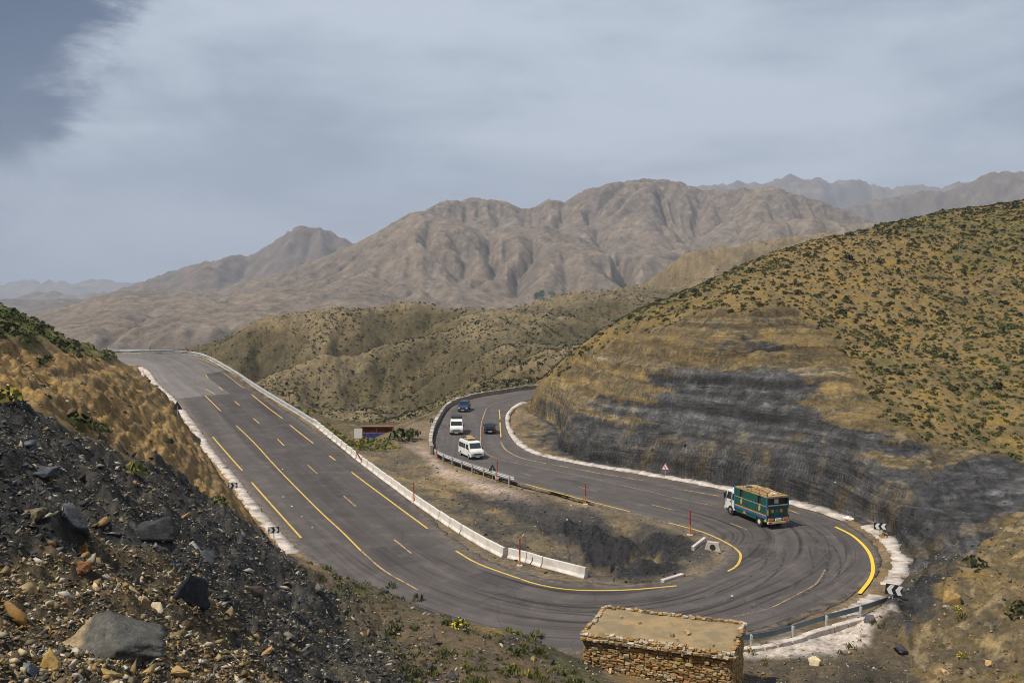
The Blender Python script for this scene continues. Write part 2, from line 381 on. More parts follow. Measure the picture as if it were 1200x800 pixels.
# ------------------------------------------------------------------ water-cut relief for hills and mountains (implicit stream power)
def erode(Z, dx, K, iters, m=.5, uplift=0., fixed=None, mask=None, creep=.06):
    ny, nx = Z.shape; N = ny * nx; Z = Z.copy()
    idx = np.arange(N).reshape(ny, nx)
    offs = [(-1,-1),(-1,0),(-1,1),(0,-1),(0,1),(1,-1),(1,0),(1,1)]
    border = np.zeros((ny, nx), bool); border[0] = border[-1] = True; border[:, 0] = border[:, -1] = True
    if fixed is not None: border |= fixed
    for it in range(iters):
        best = np.zeros((ny, nx)); rec = idx.copy(); rl = np.full((ny, nx), dx)
        Zp = np.pad(Z, 1, constant_values=1e9); Ip = np.pad(idx, 1)
        for (a, b) in offs:
            L = dx * (1.41421 if a and b else 1.)
            sl = (Z - Zp[1 + a:1 + a + ny, 1 + b:1 + b + nx]) / L
            g = sl > best
            best = np.where(g, sl, best); rec = np.where(g, Ip[1 + a:1 + a + ny, 1 + b:1 + b + nx], rec); rl = np.where(g, L, rl)
        rec = np.where(border, idx, rec)
        r = rec.ravel(); order = np.argsort(-Z.ravel(), kind='stable')
        ar = [dx * dx] * N; rL = r.tolist()
        for i in order.tolist():
            j = rL[i]
            if j != i: ar[j] += ar[i]
        c = (K * np.power(np.array(ar), m) / rl.ravel())
        if mask is not None: c = c * mask.ravel()
        z = (Z + np.where(border, 0, uplift)).ravel().tolist(); cl = c.tolist()
        for i in reversed(order.tolist()):
            j = rL[i]
            if j != i:
                if z[i] > z[j]: z[i] = (z[i] + cl[i] * z[j]) / (1 + cl[i])
        Z = np.array(z).reshape(ny, nx)
        # hillslope creep
        Zq = np.pad(Z, 1, mode='edge')
        lap = Zq[:-2, 1:-1] + Zq[2:, 1:-1] + Zq[1:-1, :-2] + Zq[1:-1, 2:] - 4 * Z
        Z = Z + np.where(border, 0, creep) * lap
    return Z
def bilin(Z, x0, y0, dx, X, Y):
    ny, nx = Z.shape; fx = np.clip((X - x0) / dx, 0, nx - 1.001); fy = np.clip((Y - y0) / dx, 0, ny - 1.001)
    i = fx.astype(int); j = fy.astype(int); a = fx - i; b = fy - j
    return Z[j, i] * (1 - a) * (1 - b) + Z[j, i + 1] * a * (1 - b) + Z[j + 1, i] * (1 - a) * b + Z[j + 1, i + 1] * a * b
# hills beyond the road: erode the smooth control surface on a 4 m grid
HX0, HY0, HD = -290., 190., 3.1; HNX, HNY = 236, 252
_hx, _hy = np.meshgrid(HX0 + HD * np.arange(HNX), HY0 + HD * np.arange(HNY))
_h0 = TI(_hx, _hy).reshape(_hx.shape)
_hn = _h0 + fbm(_hx / 60, _hy / 60, 5, .55, seed=21) * 4.5 * sstep(215, 300, _hy) + fbm(_hx / 14, _hy / 14, 3, seed=22) * .7
HILL = erode(_hn, HD, .06, 22, uplift=.26)
_hb = HILL - _h0
# keep the broad form, add only the carved relief
def blur(Z, n):
    for _ in range(n):
        Q = np.pad(Z, 1, mode='edge'); Z = (Q[:-2, 1:-1] + Q[2:, 1:-1] + Q[1:-1, :-2] + Q[1:-1, 2:] + 4 * Z) / 8
    return Z
HREL = _hb - blur(_hb, 330)

# ------------------------------------------------------------------ ground height
def poly_sd(px, py, poly):
    """signed distance in pixels, positive inside"""
    P = np.array(poly, float); n = len(P); d = np.full(px.shape, 1e9); ins = np.zeros(px.shape, bool)
    for i in range(n):
        a = P[i]; b = P[(i + 1) % n]; e = b - a
        t = np.clip(((px - a[0]) * e[0] + (py - a[1]) * e[1]) / (e @ e + 1e-9), 0, 1)
        d = np.minimum(d, np.hypot(px - a[0] - t * e[0], py - a[1] - t * e[1]))
        c = ((a[1] > py) != (b[1] > py)) & (px < (b[0] - a[0]) * (py - a[1]) / (b[1] - a[1] + 1e-12) + a[0])
        ins ^= c
    return np.where(ins, d, -d)
POLY = dict(
 cut=[(600,500),(615,470),(640,450),(690,415),(760,385),(830,362),(880,358),(930,368),(975,400),(1010,440),(1020,480),(1060,505),(1130,525),(1200,530),(1260,520),(1260,570),(1200,590),(1140,650),(1062,745),(1045,690),(1040,640),(960,600),(840,575),(700,550),(620,530)],
 shale=[(606,505),(640,488),(700,490),(745,478),(785,450),(825,428),(890,424),(935,448),(960,485),(1010,515),(1050,535),(1110,540),(1200,548),(1260,535),(1260,575),(1200,590),(1135,655),(1066,750),(1045,690),(1040,640),(960,600),(840,575),(700,550),(620,530)],
 tancut=[(-60,395),(0,398),(60,405),(105,414),(140,430),(175,440),(215,475),(260,540),(360,650),(345,655),(300,622),(245,590),(180,550),(120,520),(60,490),(0,472),(-60,470)],
 lefttop=[(-200,300),(0,340),(60,380),(120,410),(145,428),(105,418),(60,405),(0,393),(-200,380)],
 rubble=[(-200,470),(0,470),(60,490),(120,520),(180,548),(245,588),(300,620),(350,652),(400,690),(430,730),(560,800),(600,860),(-200,900)],
 brown=[(-200,640),(60,640),(150,660),(230,690),(280,740),(330,800),(360,900),(-200,900)],
 slate=[(-200,480),(0,480),(60,500),(130,530),(250,595),(320,640),(395,700),(420,740),(340,730),(250,690),(170,640),(60,640),(-200,620)],
 scrub=[(350,655),(400,668),(470,690),(560,725),(690,745),(700,800),(690,860),(560,860),(480,790),(410,730)],
 darkisl=[(505,562),(560,578),(640,585),(700,600),(720,618),(690,632),(640,622),(590,600),(540,580)],
 coal1=[(655,611),(700,612),(745,620),(795,627),(814,637),(802,651),(778,650),(772,638),(742,637),(728,650),(716,667),(700,660),(682,640)],
 tanpit=[(742,637),(772,637),(778,652),(760,659),(728,668),(718,664),(730,650)],
 coal2=[(722,664),(750,656),(790,660),(800,672),(780,680),(740,684),(722,680)],
 pinksh=[(478,520),(500,518),(520,545),(575,565),(640,590),(700,603),(690,612),(640,600),(560,575),(515,555)],
 apron=[(868,757),(905,752),(965,736),(1000,722),(1050,708),(1040,712),(1018,735),(1020,755),(980,768),(930,770),(870,771)],
 bank=[(1060,745),(1090,700),(1140,645),(1200,590),(1300,540),(1300,860),(1090,860)],
 shoulder=[(395,528),(440,555),(500,590),(600,640),(640,668),(560,640),(470,590)],
)
def fields(X, Y):
    """height before fine relief and helper masks"""
    s, u, w = road_uv(X, Y)
    do = -u * w; di = (u - 1) * w
    out = u < .5
    rz = road_z(s, u)
    zo = TO(X, Y); zi = TI(X, Y)
    zi = zi + 1.45 * bilin(HREL, HX0, HY0, HD, X, Y) * sstep(0, 40, np.maximum(do, di)) * sstep(200, 260, Y) * (1 - sstep(860, 980, Y))
    R_ = np.hypot(X, Y); zi = zi + (-38 - zi) * sstep(860, 1050, R_) * (X < 250)
    zo = zo + (zi - zo) * sstep(232, 290, Y)
    d = np.maximum(do, di)
    base = np.where(out, zo, zi)
    base = rz + (base - rz) * sstep(.4, 4.5, d)
    return base, d, out, rz, s, u, w
def ground(X, Y, full=False):
    X = np.ravel(np.asarray(X, float)); Y = np.ravel(np.asarray(Y, float))
    z, d, out, rz, s, u, w = fields(X, Y)
    px, py = to_px(np.stack([X, Y, z], 1))
    wob = fbm(X / 7, Y / 7, 4, seed=31) * 16 + fbm(X / 1.6, Y / 1.6, 3, seed=32) * 6
    far = sstep(30, 90, np.hypot(X, Y)); wob = wob * (1.6 - 1.0 * far)
    zz = z + .5 * pn(X / 16, Y / 16, 17) + .12 * pn(X / 4, Y / 4, 18)
    def hsh(q): return _perm[(np.floor(q).astype(np.int64) * 7 + 31) & 255] / 255.
    lay = 46 * (hsh(zz / .8) - .5) + 20 * (hsh(zz / .37 + 90) - .5)
    def wb(k): return wob * .25 if k in ('apron', 'pinksh', 'darkisl', 'shoulder') else wob * .55 if k in ('coal1', 'coal2', 'tanpit') else (wob + lay if k == 'shale' else wob)
    M = {k: sstep(-5, 6, poly_sd(px, py, p) + wb(k)) for k, p in POLY.items()}
    o = (out & (Y < 250)).astype(float)
    for k in ('cut', 'shale', 'tancut', 'lefttop', 'rubble', 'brown', 'slate', 'scrub', 'apron', 'bank'): M[k] = M[k] * o
    for k in ('darkisl', 'coal1', 'coal2', 'pinksh', 'shoulder', 'tanpit'): M[k] = M[k] * (1 - o)
    right = ((X > 12) | ((X > -9) & (Y > 80))) & out & (Y > 40) & (Y < 250); M['right'] = right.astype(float)
    for k in ('cut', 'shale', 'bank'): M[k] = M[k] * M['right']
    for k in ('tancut', 'lefttop', 'rubble', 'slate', 'brown', 'scrub'): M[k] = M[k] * (1 - M['right'])
    M['shale'] = M['shale'] * M['cut']
    e = sstep(.2, 2.2, d)                                 # fade relief in from the road edge
    # --- fine relief
    h = np.zeros(len(X))
    soft = fbm(X / 9, Y / 9, 5, .5, seed=41)
    h += .35 * soft * (1 - M['cut']) * (1 - M['rubble'])
    # rubble: lumps, blocks and grit
    rb = M['rubble'] * sstep(2, 9, d)
    blk1, blk2, bid = cell(X / 1.5 + .3 * pn(X, Y, 3), Y / 1.1, 5)
    h += rb * (.55 * fbm(X / 4.5, Y / 4.5, 5, .6, seed=42) + .24 * ridged(X / .8, Y / .8, 4, .6, seed=43) + .22 * (bid - .5) * sstep(.0, .15, blk2 - blk1))
    led = ridged(X / 9 + .2, Y / 3.4 + .06 * X, 4, .55, seed=44)
    h += M['slate'] * sstep(2, 9, d) * 1.5 * (led - .55)
    # earth cuts: rills running down the face, crumbly
    s_ = s * ROADLEN / NR
    rill = ridged(s_ / 5 + .8 * pn(X / 5, Y / 5, 7), d / 9, 4, .6, seed=45)
    tc = M['tancut'] * sstep(1, 6, d)
    h += tc * (.40 * (rill - .6) + .5 * fbm(X / 3.6, Y / 3.6, 6, .66, seed=46) + .8 * (ridged((X + .35 * Y) / 7, z / 2.2 + Y / 40, 3, .6, seed=57) - .6))
    gul = ridged(s_ / 13 + .6 * pn(X / 14, Y / 14, 8), d / 40, 3, .6, seed=47)
    ct = M['cut'] * sstep(1, 5, d)
    def saw(q):
        f = q - np.floor(q); return np.where(f < .72, f / .72, (1 - f) / .28) - .5
    ledge = .42 * saw(zz / 1.45 + .3 * pn(X / 9, Y / 9, 19)) + .22 * saw(zz / .62 + 5)
    M['layer'] = M['cut'] * (.55 * hsh(zz / .46) + .45 * hsh(zz / 1.1 + 40))
    h += ct * (1 - M['bank']) * ledge * sstep(-.5, .2, fbm(X / 11, Y / 11, 3, seed=60))
    bed = pn(z * 1.1 + .25 * pn(X / 12, Y / 12, 9), X * .004, 10) + .6 * pn(z * 2.7, X * .01, 11)
    h += ct * (.55 * (gul - .62) + .50 * bed + .35 * fbm(X / 3, Y / 3, 3, .55, seed=48))
    # hillside above
    hs = M['right'] * (1 - M['cut']) * sstep(2, 8, d)
    h += hs * (.5 * fbm(X / 22, Y / 22, 5, .5, seed=49) + .10 * fbm(X / 1.1, Y / 1.1, 3, .6, seed=50))
    bk = M['bank'] * (1 - M['cut'])
    h += bk * (.7 * (ridged(X / 5, Y / 5, 5, .55, seed=51) - .6) + .2 * fbm(X / .9, Y / .9, 3, seed=52))
    # island
    isl = (1 - o) * sstep(1.5, 5, d) * (1 - sstep(120, 190, Y))
    h += isl * (.35 * fbm(X / 4, Y / 4, 5, .6, seed=53) - .25)
    cc = np.maximum(M['coal1'], M['coal2'])
    pit = poly_sd(px, py, [(690, 640), (730, 630), (800, 640), (790, 652), (745, 660), (725, 672), (700, 665)])
    h += isl * (-.8 * sstep(-18, 20, pit)) + M['coal2'] * .8 + M['coal1'] * .3
    h += cc * (1.0 * fbm(X / 4.2, Y / 4.2, 5, .6, seed=54) + .25 * ridged(X / 1.3, Y / 1.3, 3, .6, seed=58) - .1) - .3 * isl * sstep(60, 70, Y) * (1 - sstep(84, 92, Y)) * (X > 5)
    # mid hills
    mh = (1 - o) * sstep(195, 230, Y)
    h += mh * (.6 * fbm(X / 7, Y / 7, 5, .6, seed=55) + 1.1 * (ridged(X / 8 + .3 * pn(X / 12, Y / 12, 4), Y / 11, 3, .6, seed=59) - .6) * .6 + 1.0 * (ridged(X / 19 + .3 * pn(X / 30, Y / 30, 5), Y / 26, 4, .55, seed=56) - .6))
    e = np.where(out, e, sstep(1.4, 4.2, d))
    z = z + h * e
    # road bed
    onroad = d < .35
    z = np.where(onroad, np.minimum(z, rz - .10 - .35 * sstep(0., 2.0, -d)), z)
    lim = np.where(out & (d < 2.5), rz - .10 + .10 * (d - .35), np.where(d < 1.6, rz - .10 + .06 * (d - .35), 1e9))
    z = np.where(d >= .35, np.minimum(z, lim), z)
    # keep the hut's floor clear
    if full: return z, d, out, M, s, u, soft, rill, gul, bed
    return z
# ------------------------------------------------------------------ ground mesh: rings about the viewpoint, finer where it is near
def terrain_tint(X, Y, z, d, out, M, s, soft, rill, gul, bed):
    n = len(X); o = (out & (Y < 250)).astype(float)
    f1 = fbm(X / 6, Y / 6, 5, .6, seed=61); f2 = fbm(X / 1.3, Y / 1.3, 4, .65, seed=62); f3 = fbm(X / 30, Y / 30, 4, .5, seed=63); f4 = fbm(X / .45, Y / .45, 3, .7, seed=64)
    def C(*c): return np.array(c, float)[None, :]
    def mix(a, b, t): t = np.clip(t, 0, 1)[:, None]; return a * (1 - t) + b * t
    col = np.ones((n, 3)) * C(.20, .145, .075)
    # outside, generic: ochre soil
    och = mix(C(.19, .13, .060), C(.135, .098, .05), sstep(-.5, .6, f1 + .4 * f3))
    och = mix(och, C(.30, .21, .10), sstep(.35, .9, f2 + .3 * f1) * .6)
    col = mix(col, och, o)
    # mid hills: olive brown, paler crests
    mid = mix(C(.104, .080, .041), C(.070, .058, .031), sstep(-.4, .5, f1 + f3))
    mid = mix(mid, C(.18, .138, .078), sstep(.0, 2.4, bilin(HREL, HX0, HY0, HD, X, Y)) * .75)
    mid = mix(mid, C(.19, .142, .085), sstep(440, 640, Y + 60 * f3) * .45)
    mid = mid * (1 + .30 * f1 + .22 * f2)[:, None]
    mid = mix(mid, C(.26, .18, .10), sstep(.3, .9, f1 - .3 * f3) * .5 * (1 - sstep(230, 300, Y)))
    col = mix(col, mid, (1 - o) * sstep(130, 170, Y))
    # island: tan and grey gravel
    isl = mix(C(.135, .105, .065), C(.068, .061, .052), sstep(-.25, .45, f1))
    isl = mix(isl, C(.26, .185, .09), sstep(.25, .6, f3 + .5 * f1) * .7)
    isl = mix(isl, C(.055, .053, .052), sstep(.35, .8, f2 + .3 * f4) * .5)
    col = mix(col, isl, (1 - o) * (1 - sstep(130, 165, Y)))
    col = mix(col, C(.23, .165, .075), M['shoulder'] * .6 * sstep(-.4, .3, f1))
    col = mix(col, C(.36, .275, .22), M['pinksh'] * sstep(-.7, .1, f2 + .3) * .9)
    col = mix(col, C(.042, .041, .042), M['darkisl'] * .92)
    col = mix(col, C(.23, .165, .08), M['tanpit'] * .9)
    col = mix(col, C(.027, .027, .029), np.maximum(M['coal1'], M['coal2']) * (.97 - .5 * sstep(.5, .9, f1)))
    # right-hand hill
    r = M['right']
    f2 = np.where(M['cut'] > .05, fbm(X / 1.8, Y / 1.8, 2, .5, seed=62), f2)
    hill = mix(C(.182, .126, .050), C(.124, .092, .038), sstep(-.4, .5, f1 + f3))
    hill = mix(hill, C(.24, .17, .085), sstep(.4, .9, f2 + .25 * f1) * .5)
    hill = mix(hill, C(.105, .098, .035), sstep(.1, .7, f3 + .4 * f1) * .45)
    col = mix(col, hill, r * sstep(1, 4, d))
    band = pn(z * 1.3 + .3 * f1, X * .01, 12) + .8 * pn(z * 3.6 + .25 * f1, X * .02, 13) + .5 * pn(z * 8.3 + .3 * f1, X * .02, 14)
    cutc = mix(C(.150, .107, .049), C(.070, .056, .034), sstep(-.5, .5, band + .4 * f1))
    cutc = mix(cutc, C(.25, .19, .10), sstep(.45, .9, band + .5 * f2) * .55)
    col = mix(col, cutc, M['cut'])
    sh = mix(C(.028, .029, .032), C(.062, .062, .064), sstep(-.4, .7, band * .7 + f2 * .6))
    sh = mix(sh, C(.14, .138, .13), sstep(.8, 1.3, band + .7 * f2) * .45)
    sh = mix(sh, C(.10, .074, .04), sstep(.45, 1.0, f1 * 1.1 + .5 * f3) * .45)
    col = mix(col, sh, M['shale'] * (.96 - .25 * sstep(.2, .9, f1 + .4 * f2)))
    lw = (.45 + 1.15 * M['layer']) ; col = col * (1 + (lw - 1) * M['cut'] * (1 - M['bank']) * sstep(-.6, .3, f1 + .4))[:, None]
    bk = mix(C(.165, .115, .05), C(.10, .078, .044), sstep(-.3, .5, f1))
    bk = mix(bk, C(.31, .23, .125), sstep(.3, .8, f2 + .4 * f1) * .6)
    col = mix(col, bk, M['bank'] * (1 - M['shale']))
    br = r * (1 - M['cut']) * (1 - M['bank'] * .9) * (1 - sstep(58, 70, Y)) * (X > 12)
    col = mix(col, mix(C(.085, .068, .046), C(.045, .041, .036), sstep(-.3, .4, f1)), br * .9)
    # left cut and top
    tcu = mix(C(.275, .178, .072), C(.165, .106, .046), sstep(-.35, .55, f1 + .5 * f2))
    tcu = mix(tcu, C(.31, .225, .12), sstep(.35, .9, f2 + .4 * f4) * .6)
    tcu = mix(tcu, C(.085, .055, .028), sstep(.45, .85, -f1 + .4 * f2) * .7)
    col = mix(col, tcu, M['tancut'])
    col = mix(col, mix(C(.10, .10, .030), C(.17, .13, .055), sstep(-.2, .6, f2)), M['lefttop'])
    # rubble slope; soil tint darkened to stand for shadow in the gaps between stones
    slt = mix(C(.026, .026, .026), C(.060, .055, .048), sstep(-.4, .8, f2 + .6 * f4))
    slt = mix(slt, C(.16, .14, .115), sstep(.6, 1.2, f4 + .3 * f2) * .6)
    brn = mix(C(.10, .074, .040), C(.045, .037, .026), sstep(-.4, .6, f2 + .5 * f4))
    brn = mix(brn, C(.24, .18, .09), sstep(.5, 1., f4 + .4 * f1) * .7)
    rb = mix(mix(C(.060, .052, .039), C(.040, .037, .031), sstep(-.3, .4, f1)), slt, M['slate'] * .95)
    rb = mix(rb, brn, M['brown'] * .9)
    col = mix(col, rb, M['rubble'])
    scr = mix(C(.115, .085, .05), C(.075, .060, .042), sstep(-.4, .4, f1))
    scr = mix(scr, C(.085, .085, .028), sstep(.1, .6, f1 + .6 * f2) * .55)
    col = mix(col, scr, M['scrub'] * (1 - .4 * M['rubble']))
    # broken pale concrete and dust along the outer side of the hairpin
    col = mix(col, C(.50, .43, .37), M['apron'] * sstep(-.9, .1, f2 + .2) * .9)
    # dust at the road's edges
    col = mix(col, C(.24, .18, .115), (1 - sstep(.3, 1.8, d)) * .55 * sstep(-.5, .4, f1))
    return np.clip(col, .01, .8)
AZ0, AZ1, NAZ = math.radians(-37), math.radians(37), 900
_lr = [(9, 60, .0068), (60, 85, .0048), (85, 205, .0027), (205, 450, .0055), (450, 1300, .012)]
RRV = np.concatenate([a * (b / a) ** np.linspace(0, 1, int(math.log(b / a) / st), endpoint=False) for a, b, st in _lr] + [[1300.]]); NRR = len(RRV)
RR0, RR1 = 9.0, 1300.
def ring_mesh():
    az = np.linspace(AZ0, AZ1, NAZ); rr = RRV
    a, r = np.meshgrid(az, rr); X = (r * np.sin(a)).ravel(); Y = (r * np.cos(a)).ravel()
    return X, Y
TX, TY = ring_mesh()
gz = ground(TX, TY, True)
TZ = gz[0].copy()
TZ[np.hypot(TX, TY) > RR1 * .985] -= 12
def grid_faces(nr, nc):
    i = np.arange(nr * nc).reshape(nr, nc)
    return np.stack([i[:-1, :-1].ravel(), i[:-1, 1:].ravel(), i[1:, 1:].ravel(), i[1:, :-1].ravel()], 1)
tint = terrain_tint(TX, TY, TZ, gz[1], gz[2], gz[3], gz[4], gz[6], gz[7], gz[8], gz[9])
M_SOIL = ground_mat('soil', 1.0, .13, .55, beds=True)
GROUND = mesh_np('ground', np.stack([TX, TY, TZ], 1), grid_faces(NRR, NAZ), M_SOIL, attrs={'tint': tint, 'bedding': np.clip(gz[3]['cut'] * (1 - gz[3]['bank']) * (.65 + .35 * gz[3]['shale']), 0, 1)}, smooth=True)
tag(GROUND, kind='structure')
# the hill goes on behind and beside the viewpoint
def rest_of_ground():
    az = np.linspace(AZ1, AZ0 + 2 * math.pi, 90); rr = np.concatenate([[.5], 9.0 * (RR1 / 9.) ** np.linspace(0, 1, 60)])
    a, r = np.meshgrid(az, rr); X = (r * np.sin(a)).ravel(); Y = (r * np.cos(a)).ravel()
    z = TO(np.clip(X, -160, 260), np.clip(Y, -60, 300)); z = np.clip(z, 0, 45)
    edge = np.minimum(a - AZ1, AZ0 + 2 * math.pi - a).ravel()
    az1 = a.ravel()
    # meet the main sheet along its two sides
    k = sstep(0, .5, edge)
    zs = np.interp(r.ravel(), RRV, TZ.reshape(NRR, NAZ)[:, -1]) * (a.ravel() - AZ1 < AZ0 + 2 * math.pi - a.ravel()) + \
         np.interp(r.ravel(), RRV, TZ.reshape(NRR, NAZ)[:, 0]) * (a.ravel() - AZ1 >= AZ0 + 2 * math.pi - a.ravel())
    z = zs * (1 - k) + z * k
    t = np.ones((len(X), 3)) * np.array([.19, .135, .06]) * (1 + .25 * fbm(X / 12, Y / 12, 4, seed=71)[:, None])
    g2 = mesh_np('hillside', np.stack([X, Y, z], 1), grid_faces(len(rr), len(az)), M_SOIL, attrs={'tint': t}, smooth=True)
    tag(g2, kind='structure')
    # inner disc right under the viewpoint
    az = np.linspace(AZ0, AZ1, 30); rr = np.array([.5, 3, 5, 7, 9.0]); a, r = np.meshgrid(az, rr); X = (r * np.sin(a)).ravel(); Y = (r * np.cos(a)).ravel()
    z = TO(X, Y); z[-30:] = np.interp(az, np.linspace(AZ0, AZ1, NAZ), TZ.reshape(NRR, NAZ)[0])
    g3 = mesh_np('slope', np.stack([X, Y, z], 1), grid_faces(5, 30), M_SOIL, attrs={'tint': np.ones((len(X), 3)) * np.array([.12, .09, .05])}, smooth=True)
    tag(g3, kind='structure')
rest_of_ground()

# ------------------------------------------------------------------ mountains
M_ROCK = ground_mat('mountain_rock', .06, 2.5, .34)
M_FAR = ground_mat('far_mountain_rock', .01, 6., .15)
def mountain(name, sil, Yr, x0, x1, y0, y1, dx, base, K, iters, up, colA, colB, colC, seed, amp=60., wid=None, mat=None, back=1.0, upsample=3, relief=.12):
    """height field whose crest stands along Yr (a list of (px, depth)) and reaches the outline sil"""
    nx = int((x1 - x0) / dx) + 1; ny = int((y1 - y0) / dx) + 1
    X, Y = np.meshgrid(x0 + dx * np.arange(nx), y0 + dx * np.arange(ny))
    px = 600 + FPX * X / Y
    sx, sy = zip(*sil); rx, ry = zip(*Yr)
    yr = np.interp(px, rx, ry); top = CAMZ + (HZ - np.interp(px, sx, sy)) / FPX * yr
    b = base(X, Y)
    wf = np.minimum(yr - y0 - 2 * dx, wid or 1e9)
    t = np.where(Y < yr, (yr - Y) / wf, (Y - yr) / (wf * back))
    Z = b + np.maximum(top - b, 0) * np.clip(1 - t, 0, 1) ** 1.15
    rel = np.clip((Z - b) / 80, 0, 1)
    Z = Z + amp * rel * fbm(X / 480., Y / 480., 5, .42, seed=seed) + 2. * fbm(X / (dx * 3), Y / (dx * 3), 2, seed=seed + 1)
    Z = erode(Z, dx, K, iters, uplift=up, creep=.032)
    # refine
    ux = np.linspace(0, nx - 1, (nx - 1) * upsample + 1); uy = np.linspace(0, ny - 1, (ny - 1) * upsample + 1)
    UX, UY = np.meshgrid(x0 + dx * ux, y0 + dx * uy)
    UZ = bilin(Z, x0, y0, dx, UX, UY); B = base(UX, UY)
    # make the outline reach the traced one, azimuth by azimuth
    pxu = 600 + FPX * UX / UY; el = (UZ - CAMZ) / UY
    nb = 160; bins = np.linspace(sx[0], sx[-1], nb + 1); cen = (bins[1:] + bins[:-1]) / 2
    which = np.digitize(pxu, bins) - 1; gain = np.ones(nb)
    for kb in range(nb):
        m = which == kb
        if m.any():
            e = np.argmax(np.where(m, el, -9)); yy = UY.ravel()[e]; zz = UZ.ravel()[e]; bb = B.ravel()[e]
            want = CAMZ + (HZ - np.interp(cen[kb], sx, sy)) / FPX * yy
            if zz > bb + 8: gain[kb] = np.clip((want - bb) / (zz - bb), .4, 2.5)
    UZ = B + (UZ - B) * 1.0 + relief * (UZ - blur(UZ, 40 * upsample))
    g = np.interp(pxu, cen, np.convolve(np.pad(gain, 3, mode='edge'), np.array([1, 2, 3, 4, 3, 2, 1]) / 16., 'valid'))
    UZ = B + (UZ - B) * g
    gy, gx = np.gradient(UZ, dx / upsample); slope = np.hypot(gx, gy)
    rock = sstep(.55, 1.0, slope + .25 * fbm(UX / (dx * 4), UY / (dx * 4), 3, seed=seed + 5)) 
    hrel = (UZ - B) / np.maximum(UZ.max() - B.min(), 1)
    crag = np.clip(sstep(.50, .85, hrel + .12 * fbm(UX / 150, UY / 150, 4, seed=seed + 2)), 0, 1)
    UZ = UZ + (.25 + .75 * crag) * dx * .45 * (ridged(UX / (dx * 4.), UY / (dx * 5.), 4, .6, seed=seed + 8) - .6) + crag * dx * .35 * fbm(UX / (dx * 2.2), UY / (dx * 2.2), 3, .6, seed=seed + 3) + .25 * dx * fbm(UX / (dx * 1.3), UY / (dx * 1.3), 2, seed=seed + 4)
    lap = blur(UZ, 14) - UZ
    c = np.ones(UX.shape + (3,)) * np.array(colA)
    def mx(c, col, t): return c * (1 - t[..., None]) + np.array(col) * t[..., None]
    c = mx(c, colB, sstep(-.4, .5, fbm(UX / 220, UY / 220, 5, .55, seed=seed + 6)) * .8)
    c = mx(c, colC, np.clip(sstep(dx * .08, dx * .5, -lap) * .75, 0, 1) * (1 - crag * .6))  # convex crests tinted paler, the look of sunlit spurs put into the colour
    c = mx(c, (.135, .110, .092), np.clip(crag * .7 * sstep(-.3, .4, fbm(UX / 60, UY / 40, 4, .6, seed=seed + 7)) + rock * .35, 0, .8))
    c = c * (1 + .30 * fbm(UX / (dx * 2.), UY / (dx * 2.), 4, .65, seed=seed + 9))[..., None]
    c = mx(c, (.13, .125, .085), sstep(dx * .15, dx * .6, lap) * .45)  # hollows tinted darker, gully shade put into the colour
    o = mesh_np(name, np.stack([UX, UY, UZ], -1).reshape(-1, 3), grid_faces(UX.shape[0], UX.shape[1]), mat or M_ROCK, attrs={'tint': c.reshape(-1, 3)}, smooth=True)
    tag(o, kind='structure'); return UX, UY, UZ
SIL_MAIN = [(-200,402),(-60,388),(40,368),(95,354),(145,340),(190,343),(260,338),(320,322),(380,300),(410,287),(450,270),(480,252),(492,241),(520,236),(565,234),(600,239),(610,244),(625,245),(637,235),(662,236),(680,225),(715,215),(730,210),(765,209),(795,216),(815,225),(840,225),(870,222),(900,221),(925,224),(950,232),(980,245),(1020,258),(1080,275),(1200,300),(1400,320)]
YR_MAIN = [(-200,1350),(95,1500),(145,1600),(260,1750),(410,2000),(500,2250),(600,2350),(700,2350),(800,2300),(900,2150),(1020,2050),(1400,2000)]
def base_main(X, Y): return -32 + .012 * np.maximum(X, -900) - .006 * (Y - 1000)
MAIN = mountain('mountain', SIL_MAIN, YR_MAIN, -1700, 1500, 980, 2700, 10., base_main, .052, 22, 1.7, (.182, .145, .110), (.146, .116, .089), (.270, .216, .164), 101, amp=80., wid=1050.)
SIL_2 = [(100,352),(150,337),(185,323),(225,312),(260,302),(300,299),(322,283),(345,270),(375,266),(410,283),(470,300),(560,330),(640,350)]
def base_2(X, Y): return -60 + 0 * X
mountain('mountain', SIL_2, [(100,3200),(640,3500)], -1700, 500, 2500, 4200, 22., base_2, .05, 16, 2.2, (.135, .105, .082), (.115, .09, .07), (.18, .14, .11), 131, amp=130., wid=900.)
SIL_3 = [(930,262),(1000,243),(1040,232),(1095,225),(1130,217),(1150,207),(1200,203),(1290,196),(1400,230)]
mountain('mountain', SIL_3, [(930,3300),(1400,3400)], 700, 3000, 2500, 4200, 25., base_2, .05, 14, 2.2, (.13, .105, .08), (.115, .092, .07), (.17, .135, .10), 151, amp=150., wid=900.)
SIL_4 = [(760,248),(810,222),(832,215),(850,219),(867,215),(885,219),(905,212),(920,209),(950,214),(1010,213),(1030,222),(1055,217),(1090,222),(1120,216),(1200,214),(1290,225),(1400,245)]
mountain('mountain', SIL_4, [(760,5600),(1400,5700)], 600, 4500, 4700, 6600, 48., base_2, .04, 10, 4., (.15, .12, .09), (.13, .105, .08), (.19, .15, .12), 171, amp=200., wid=1000., mat=M_FAR)
SIL_5 = [(-260,345),(-60,352),(5,356),(25,348),(40,343),(60,345),(110,346),(160,354),(240,366)]
mountain('mountain', SIL_5, [(-260,4600),(240,4300)], -4200, -1100, 3500, 5400, 45., lambda X, Y: -90 + 0 * X, .04, 10, 2., (.16, .125, .095), (.13, .105, .08), (.2, .16, .12), 191, amp=60., wid=1000., mat=M_FAR)
